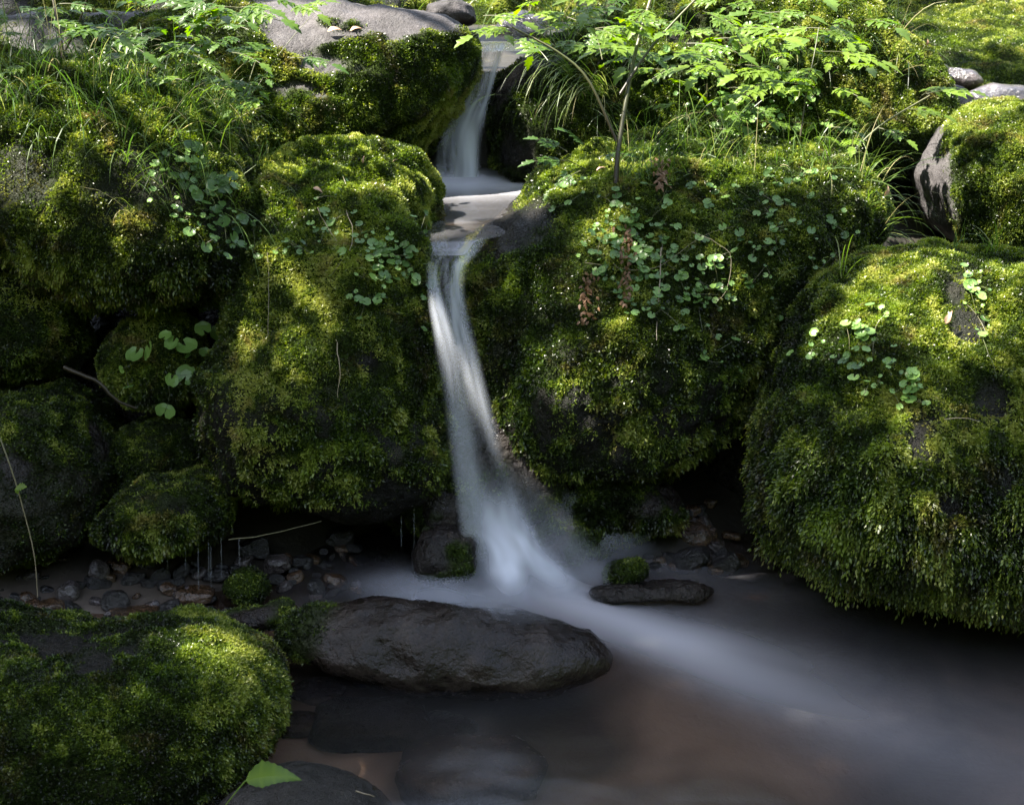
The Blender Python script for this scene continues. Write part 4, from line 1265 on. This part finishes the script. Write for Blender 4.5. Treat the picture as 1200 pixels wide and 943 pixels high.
herb("herb with dark purple stalks in the top left corner, leaves hanging over the frame edge", "tall_herb",
     [[(74, 70, 3.7), (70, 40, 3.7), (60, -10, 3.72)], [(76, 60, 3.7), (95, 20, 3.68), (105, -15, 3.66)]],
     rf(110, 290, -10, 50, 3.45, 3.75, 14, .12, .55, 5) + rf(0, 60, -5, 30, 3.8, 4.0, 5, .10, .5, 6), seed=5, stemr=.0052, tint=(.0, .15), on=d_A)
herb("leafy herb among the grass on the right end of the upper left boulder", "leafy_herb",
     [[(280, 160, 3.45), (285, 120, 3.45), (300, 70, 3.46)], [(283, 130, 3.45), (330, 60, 3.46), (362, 22, 3.48)]],
     rf(195, 330, 50, 130, 3.4, 3.6, 14, .10, .6, 7) + [(340, 68, 3.45, 1, -.2, .1, .11, .5), (330, 25, 3.5, -.6, -.2, .2, .12, .85), (345, 15, 3.5, .5, .3, .3, .1, .8)], seed=6, stemr=.0022, tint=(.3, .6), on=d_A)
herb("fine leaved spray at the left crest of the broad boulder, against the dark water", "leafy_herb",
     [[(690, 200, 3.6), (670, 190, 3.58), (650, 178, 3.56)]],
     [(670, 190, 3.58, -1, -.2, .3, .10, .3), (665, 178, 3.58, -.9, .2, .6, .09, .3), (690, 175, 3.58, -.4, -.2, .5, .09, .35), (680, 200, 3.56, -.9, -.4, -.3, .08, .3), (700, 185, 3.56, .6, -.3, .3, .08, .35)], seed=7, stemr=.0012, on=d_D)
herb("dense herbs crowding the top right bank behind the broad boulder", "leafy_herb",
     [[(830, 140, 4.1), (825, 90, 4.1), (820, 30, 4.12)]],
     rf(700, 1020, -10, 90, 3.85, 4.2, 46, .13, .75, 8), seed=8, stemr=.0022, on=d_F)
herb("pale sprig hanging down the face of the broad boulder", "hanging_sprig",
     [[(838, 150, 3.5), (836, 190, 3.42), (832, 205, 3.40)]],
     [(833, 200, 3.40, .2, -.3, -.8, .045, .95), (832, 204, 3.4, -.6, -.3, -.6, .04, .95), (834, 198, 3.4, .8, -.3, -.2, .04, .9)], seed=9, stemr=.001, on=d_D)
herb("tiny bright green sprig at the foot of a dry stem on the broad boulder", "small_sprig",
     [[(770, 300, 3.39), (768, 360, 3.37), (770, 405, 3.36)]],
     [(770, 404, 3.36, .6, -.5, .5, .03, .95), (768, 404, 3.36, -.6, -.5, .5, .03, .95), (770, 408, 3.36, .1, -.5, -.5, .03, .95)], seed=10, stemr=.0012, tint=(.9, .7), on=d_D)
herb("bushy pale herb filling the back of the grass at upper left", "leafy_herb",
     [[(170, 110, 3.7), (175, 70, 3.7), (180, 30, 3.7)]],
     rf(-10, 340, -5, 110, 3.55, 3.95, 40, .10, .65, 17), seed=12, stemr=.0022, on=d_A)
herb("thin leaning seedling with one small pointed leaf at the left edge above the gravel", "seedling",
     [[(-5, 500, 3.0), (15, 555, 3.0), (28, 600, 3.02), (40, 650, 3.04), (44, 700, 3.06)]],
     [], seed=11, stemr=.0018, tint=(.6, .9))
E_seed = bpy.data.objects[-1] if False else [o for o in COL.objects if o.name.startswith("seedling")][0]
B = Bag()
q = P(18, 572, 3.0)
v, f = leaflet(q, unit(np.array([.8, -.3, .35])), np.array([0, -.6, .8]), .032, .010, 5); B.add(v, f, .9)
v, f = leaflet(q, unit(np.array([.4, -.3, -.6])), np.array([.5, -.6, .4]), .014, .005, 3); B.add(v, f, .8)
B.build("leaf", LEAFY, q, E_seed)


# fallen leaf on the foreground rock
def flat_leaf(name, label, cat, base, d, up, L, w, mat, tn, m=19, teeth=True, stalk=None, curl=.12):
    d = unit(d); up = unit(up - d * (up @ d)); side = np.cross(up, d)
    u = np.linspace(0, 1, m)
    prof = w * np.where(u < .28, np.sqrt(np.clip(u / .28, 0, 1)), np.clip((1 - u) / .72, 0, 1) ** .85)
    if teeth: prof = prof * np.where(np.arange(m) % 2 == 1, 1.05, .93)
    mid = base + np.outer(u * L, d) + np.outer(curl * L * np.sin(u * 3.1), up)
    lf = mid + np.outer(prof, side) + np.outer(prof * .25, up)
    rt = mid - np.outer(prof, side) + np.outer(prof * .25, up)
    v = np.concatenate([mid, lf, rt])
    f = [(i, i + 1, m + i + 1, m + i) for i in range(m - 1)] + [(i, 2 * m + i, 2 * m + i + 1, i + 1) for i in range(m - 1)]
    v = np.concatenate([v, v - up * .0006]); f = np.array(f)
    f = np.concatenate([f, f[:, ::-1] + 3 * m])
    o = mesh_obj(name, v, f, mat, loc=base, attrs={'tint': np.tile(np.concatenate([np.full(m, min(1, tn + .2)), tn - .12 + .2 * (np.arange(m) % 4 == 1), tn - .2 + .2 * (np.arange(m) % 4 == 1)]), 2)})
    tag(o, label, cat)
    if stalk is not None:
        vv, ff = tube_geo(smooth_path([base, (base + stalk) / 2 + up * .002, stalk], 8), np.linspace(.0012, .0008, 8), 6)
        mesh_obj("leaf_stalk", vv, ff, LEAFY, loc=base, parent=o, attrs={'tint': np.full(len(vv), 1.0)}, smooth=True)
    return o


pk, nk = surf(d_K, 292, 915)
pk2, nk2 = surf(d_K, 350, 915)
flat_leaf("fallen_leaf", "fresh green toothed leaf lying on the dark rock at the bottom edge", "leaf", P(288, 914, 2.40), P(352, 914, 2.42) - P(288, 914, 2.40), np.array([0, -.25, 1]), .094, .030, LEAFY, .8, stalk=P(262, 946, 2.37))
for i, (dt, x, y, L, an, lb, tn) in enumerate((
    (d_E, 1108, 382, .032, 1.1, "dry tan leaf lying on the huge right boulder", .8),
    (d_B, 384, 40, .04, .1, "pinkish dead leaf on the front edge of the flat grey boulder", 1.0),
    (d_B, 410, 40, .035, .2, "second dead leaf just right of the pinkish one on the flat grey boulder", .7),
    (d_C, 425, 195, .018, 1.4, "pale dead leaf on top of the tall boulder", .9),
    (d_C, 458, 195, .016, .4, "orange pink dead leaf near the right crest of the tall boulder", 1.0),
    (d_C, 370, 225, .028, -.5, "curled pale leaf on the upper face of the tall boulder", .9),
    (d_C, 412, 172, .02, 1.2, "brown leaf scrap at the back crest of the tall boulder", .5),
    (d_D, 1030, 235, .03, 1.3, "bleached leaf at the right corner of the broad boulder", 1.0),
    (d_D, 702, 205, .025, .3, "tan leaf at the foot of the purple stalk", .9),
    (d_F, 1085, 60, .02, 1.4, "orange leaf scrap on the moss at upper right", .6))):
    p, nn = surf(dt, x, y)
    d = unit(math.cos(an) * RIGHT + math.sin(an) * UP)
    flat_leaf("dead_leaf", lb, "dead leaf", p + nn * .012, d, nn, L, L * .22, DRYL, tn, m=9, teeth=False, curl=.2)


# twigs and dry stems
def twig(label, pts, r=.0016, tn=.7, name="twig", tip=.5, on=None):
    if on is not None:
        sp_ = [surf(on, q[0], q[1]) for q in pts]
        pts = smooth_path([p + n * .016 for p, n in sp_], 14)
    else:
        pts = smooth_path([P(*q) for q in pts], 14)
    pts = pts + fbm(pts * 40, 5, 2)[:, None] * .003
    v, f = tube_geo(pts, np.linspace(r, r * tip, 14), 6)
    o = mesh_obj(name, v, f, STEM, loc=pts[0], smooth=True, attrs={'tint': np.full(len(v), tn)})
    return tag(o, label, "twig")


twig("long thin twig lying above the gravel in the shadow left of the waterfall", [(268, 632, 3.28), (310, 627, 3.28), (345, 618, 3.3), (375, 612, 3.32)], .0015, .62)
twig("bare dark root crossing the black gap in the left stack", [(75, 430, 3.4), (110, 445, 3.4), (140, 470, 3.42), (160, 478, 3.44)], .006, .1)
twig("straight dry stem down the face of the broad boulder", [(771, 292, 3.40), (770, 340, 3.37), (768, 400, 3.355)], .0018, .9, on=d_D)
twig("thin dry stem curving across the broad boulder", [(690, 312, 3.42), (760, 320, 3.39), (820, 280, 3.40), (860, 270, 3.42)], .0008, .8, on=d_D)
twig("thin hooked dry stem on the broad boulder", [(815, 275, 3.40), (850, 300, 3.38), (848, 340, 3.37), (838, 352, 3.37)], .0009, .8, on=d_D)
twig("hair thin dry stem hanging below the round leaves on the tall boulder", [(396, 405, 3.3), (396, 440, 3.31), (396, 462, 3.32)], .0014, .9, on=d_C)
twig("reddish dry stem down the left edge of the tall boulder", [(318, 300, 3.36), (316, 350, 3.36), (318, 400, 3.38)], .0012, .75, on=d_C)
twig("dark fallen stem on the upper face of the huge right boulder", [(1150, 390, 3.05), (1156, 420, 3.03), (1166, 440, 3.02)], .0012, .5, on=d_E)
twig("brown needle lying across the middle of the huge right boulder", [(1105, 494, 2.97), (1125, 494, 2.96), (1142, 496, 2.96)], .0011, .9, on=d_E)
twig("orange splinter on the dark rock at the bottom edge", [(412, 935, 2.44), (425, 938, 2.43), (432, 941, 2.43)], .0016, .95, on=d_K)
twig("pale needle leaning on the upper face of the tall boulder", [(370, 250, 3.36), (385, 275, 3.34), (396, 290, 3.33)], .001, .95, on=d_C)
twig("pale needle lying lower on the face of the tall boulder", [(410, 250, 3.36), (412, 275, 3.34), (408, 300, 3.33)], .001, .9, on=d_C)

# brown withered fronds hanging on D
def withered(label, x, y0, y1, seed):
    r1 = np.random.default_rng(seed)
    B = Bag(); n = 60
    p0, nn = surf(d_D, x, y0)
    e = None
    for i in range(n):
        yy = y0 + (y1 - y0) * i / n
        p, nn = surf(d_D, x + r1.normal() * 4, yy)
        v, f = leaflet(p + nn * (.012 + .01 * r1.random()), unit(np.array([r1.normal(), -.5, -1 + r1.normal() * .5])), unit(nn + r1.normal(size=3) * .5), .012, .004, 2)
        B.add(v, f, .2 + .4 * r1.random())
    tag(B.build("withered_frond", DRYL, p0), label, "dead frond")


withered("brown withered frond hanging straight down the broad boulder", 732, 268, 360, 1)
withered("short brown withered frond left of the long one on the broad boulder", 690, 320, 380, 2)
withered("pale brown withered strip hanging from the crest of the broad boulder", 772, 190, 225, 3)

# ------------------------------------------------------------------ unseen trees added to shade the stream, crowns opened to steer the sun
# leaf openings cut so sun falls on chosen rocks and water: (px, py, radius, share of leaves missing)
def at_(data, lst): return [[*surf(data, x, y)[0], r, p] for x, y, r, p in lst]


LIT = (at_(d_C, [(340, 190, .12, .95), (420, 185, .14, .97), (470, 205, .08, .9), (400, 230, .10, .75), (335, 370, .09, .8), (300, 420, .05, .7), (440, 520, .07, .75), (360, 560, .06, .8), (430, 300, .08, .6), (380, 470, .05, .7)])
       + at_(d_D, [(640, 225, .08, .97), (700, 195, .10, .97), (800, 175, .15, .9), (900, 180, .15, .9), (1000, 200, .12, .97), (650, 430, .07, .8), (710, 455, .08, .85), (800, 440, .07, .75), (680, 330, .06, .8), (870, 340, .06, .7), (620, 370, .05, .75), (760, 300, .10, .55), (850, 260, .10, .5), (700, 280, .08, .55), (1020, 280, .06, .9), (760, 400, .05, .6)])
       + at_(d_E, [(1090, 330, .16, .97), (1170, 350, .16, .9), (1000, 370, .10, .9), (945, 400, .05, .97), (1040, 430, .12, .7), (950, 560, .06, .85), (1060, 640, .06, .8), (1010, 500, .08, .6), (1130, 480, .10, .5), (1120, 600, .06, .7)])
       + at_(d_A, [(60, 110, .2, .85), (200, 120, .2, .85), (140, 320, .09, .8), (230, 320, .08, .8), (280, 250, .07, .7), (60, 290, .06, .6)])
       + at_(d_B, [(450, 60, .25, .95), (350, 60, .2, .95), (530, 80, .12, .95), (420, 130, .12, .7)])
       + at_(d_F, [(900, 60, .3, .9), (780, 60, .2, .8), (1050, 120, .2, .95)]) + at_(d_G, [(1150, 170, .25, .97)])
       + at_(d_I2, [(200, 400, .07, .8)]) + at_(d_J, [(235, 755, .07, .95), (275, 785, .035, .9), (120, 790, .06, .5)])
       + [[*G(775, 746), .05, .66], [*G(735, 732), .05, .62], [*G(830, 762), .06, .5], [*P(520, 400, 3.36), .06, .75], [*P(550, 520, 3.38), .05, .35], [*G(215, 690), .12, .3], [*G(820, 650), .10, .45], [*G(540, 208, .772), .16, .6], [*P(190, 590, 3.3), .05, .6], [*P(60, 480, 3.3), .06, .5]])
OP = np.array(LIT)


def crown_tree(label, tx, ty, x0, x1, y0, y1, n, seed):
    r1 = np.random.default_rng(seed)
    zb = float(ground_z(np.array([tx]), np.array([ty]))[0]) - .1
    e = empty("added_shade_tree", (tx, ty, zb)); tag(e, label, "tree")
    B = Bag()
    top = np.array([tx * .75, ty, 5.2])
    v, f = tube_geo(smooth_path([(tx, ty, zb), (tx * .97, ty, 2.2), top], 14), np.linspace(.17, .08, 14), 12); B.add(v, f, .5)
    ends = []
    for k in range(9):
        q = np.array([x0 + (x1 - x0) * r1.random(), y0 + (y1 - y0) * r1.random(), 4.2 + 1.0 * r1.random()])
        s_ = np.array([tx * .9, ty, 2.6 + 2.2 * r1.random()])
        v, f = tube_geo(smooth_path([s_, (s_ + q) / 2 + np.array([0, 0, .3]), q], 10), np.linspace(.05, .01, 10), 6); B.add(v, f, .5)
    B.build("trunk", BARK, (tx, ty, zb), e, smooth=True)
    c = np.stack([x0 + (x1 - x0) * r1.random(n), y0 + (y1 - y0) * r1.random(n), 3.9 + 1.5 * r1.random(n)], -1)
    # gaps: leaves removed to let sunflecks onto chosen spots
    hit = c - SUN[None] * ((c[:, 2] - .6) / SUN[2])[:, None]
    nzv = fbm(hit * 3.1, seed, 3)
    keep = np.where(hit[:, 1] > 4.2, nzv > .18, np.where(hit[:, 1] > 3.6, nzv > .1, True)) & (hit[:, 0] > -2.3) & (hit[:, 0] < 2.6)
    for o_ in OP:
        q = c - o_[:3]; s_ = q @ SUN; dd = np.linalg.norm(q - s_[:, None] * SUN, axis=1)
        keep &= ~((dd < 1.3 * o_[3]) & (s_ > 0) & (r1.random(n) < o_[4]))
    c = c[keep]; m = len(c)
    d = rvec(m, r1); s1 = unit(np.cross(d, rvec(m, r1)))
    L = (.05 + .05 * r1.random(m))[:, None]
    V = np.stack([c - d * L, c + s1 * L * .6, c + d * L, c - s1 * L * .6], 1).reshape(-1, 3)
    mesh_obj("crown", V, np.arange(len(V)).reshape(-1, 4), CROWN, loc=(tx, ty, zb), parent=e, attrs={'tint': np.repeat(r1.random(m), 4)})


crown_tree("unseen broadleaf tree left of the stream, added to shade the pool", -4.4, 2.6, -6.2, -2.2, .6, 5.8, 40000, 1)
crown_tree("second unseen broadleaf tree behind the first, added to shade the stream", -4.6, 4.4, -2.2, 0.9, .6, 5.8, 40000, 2)
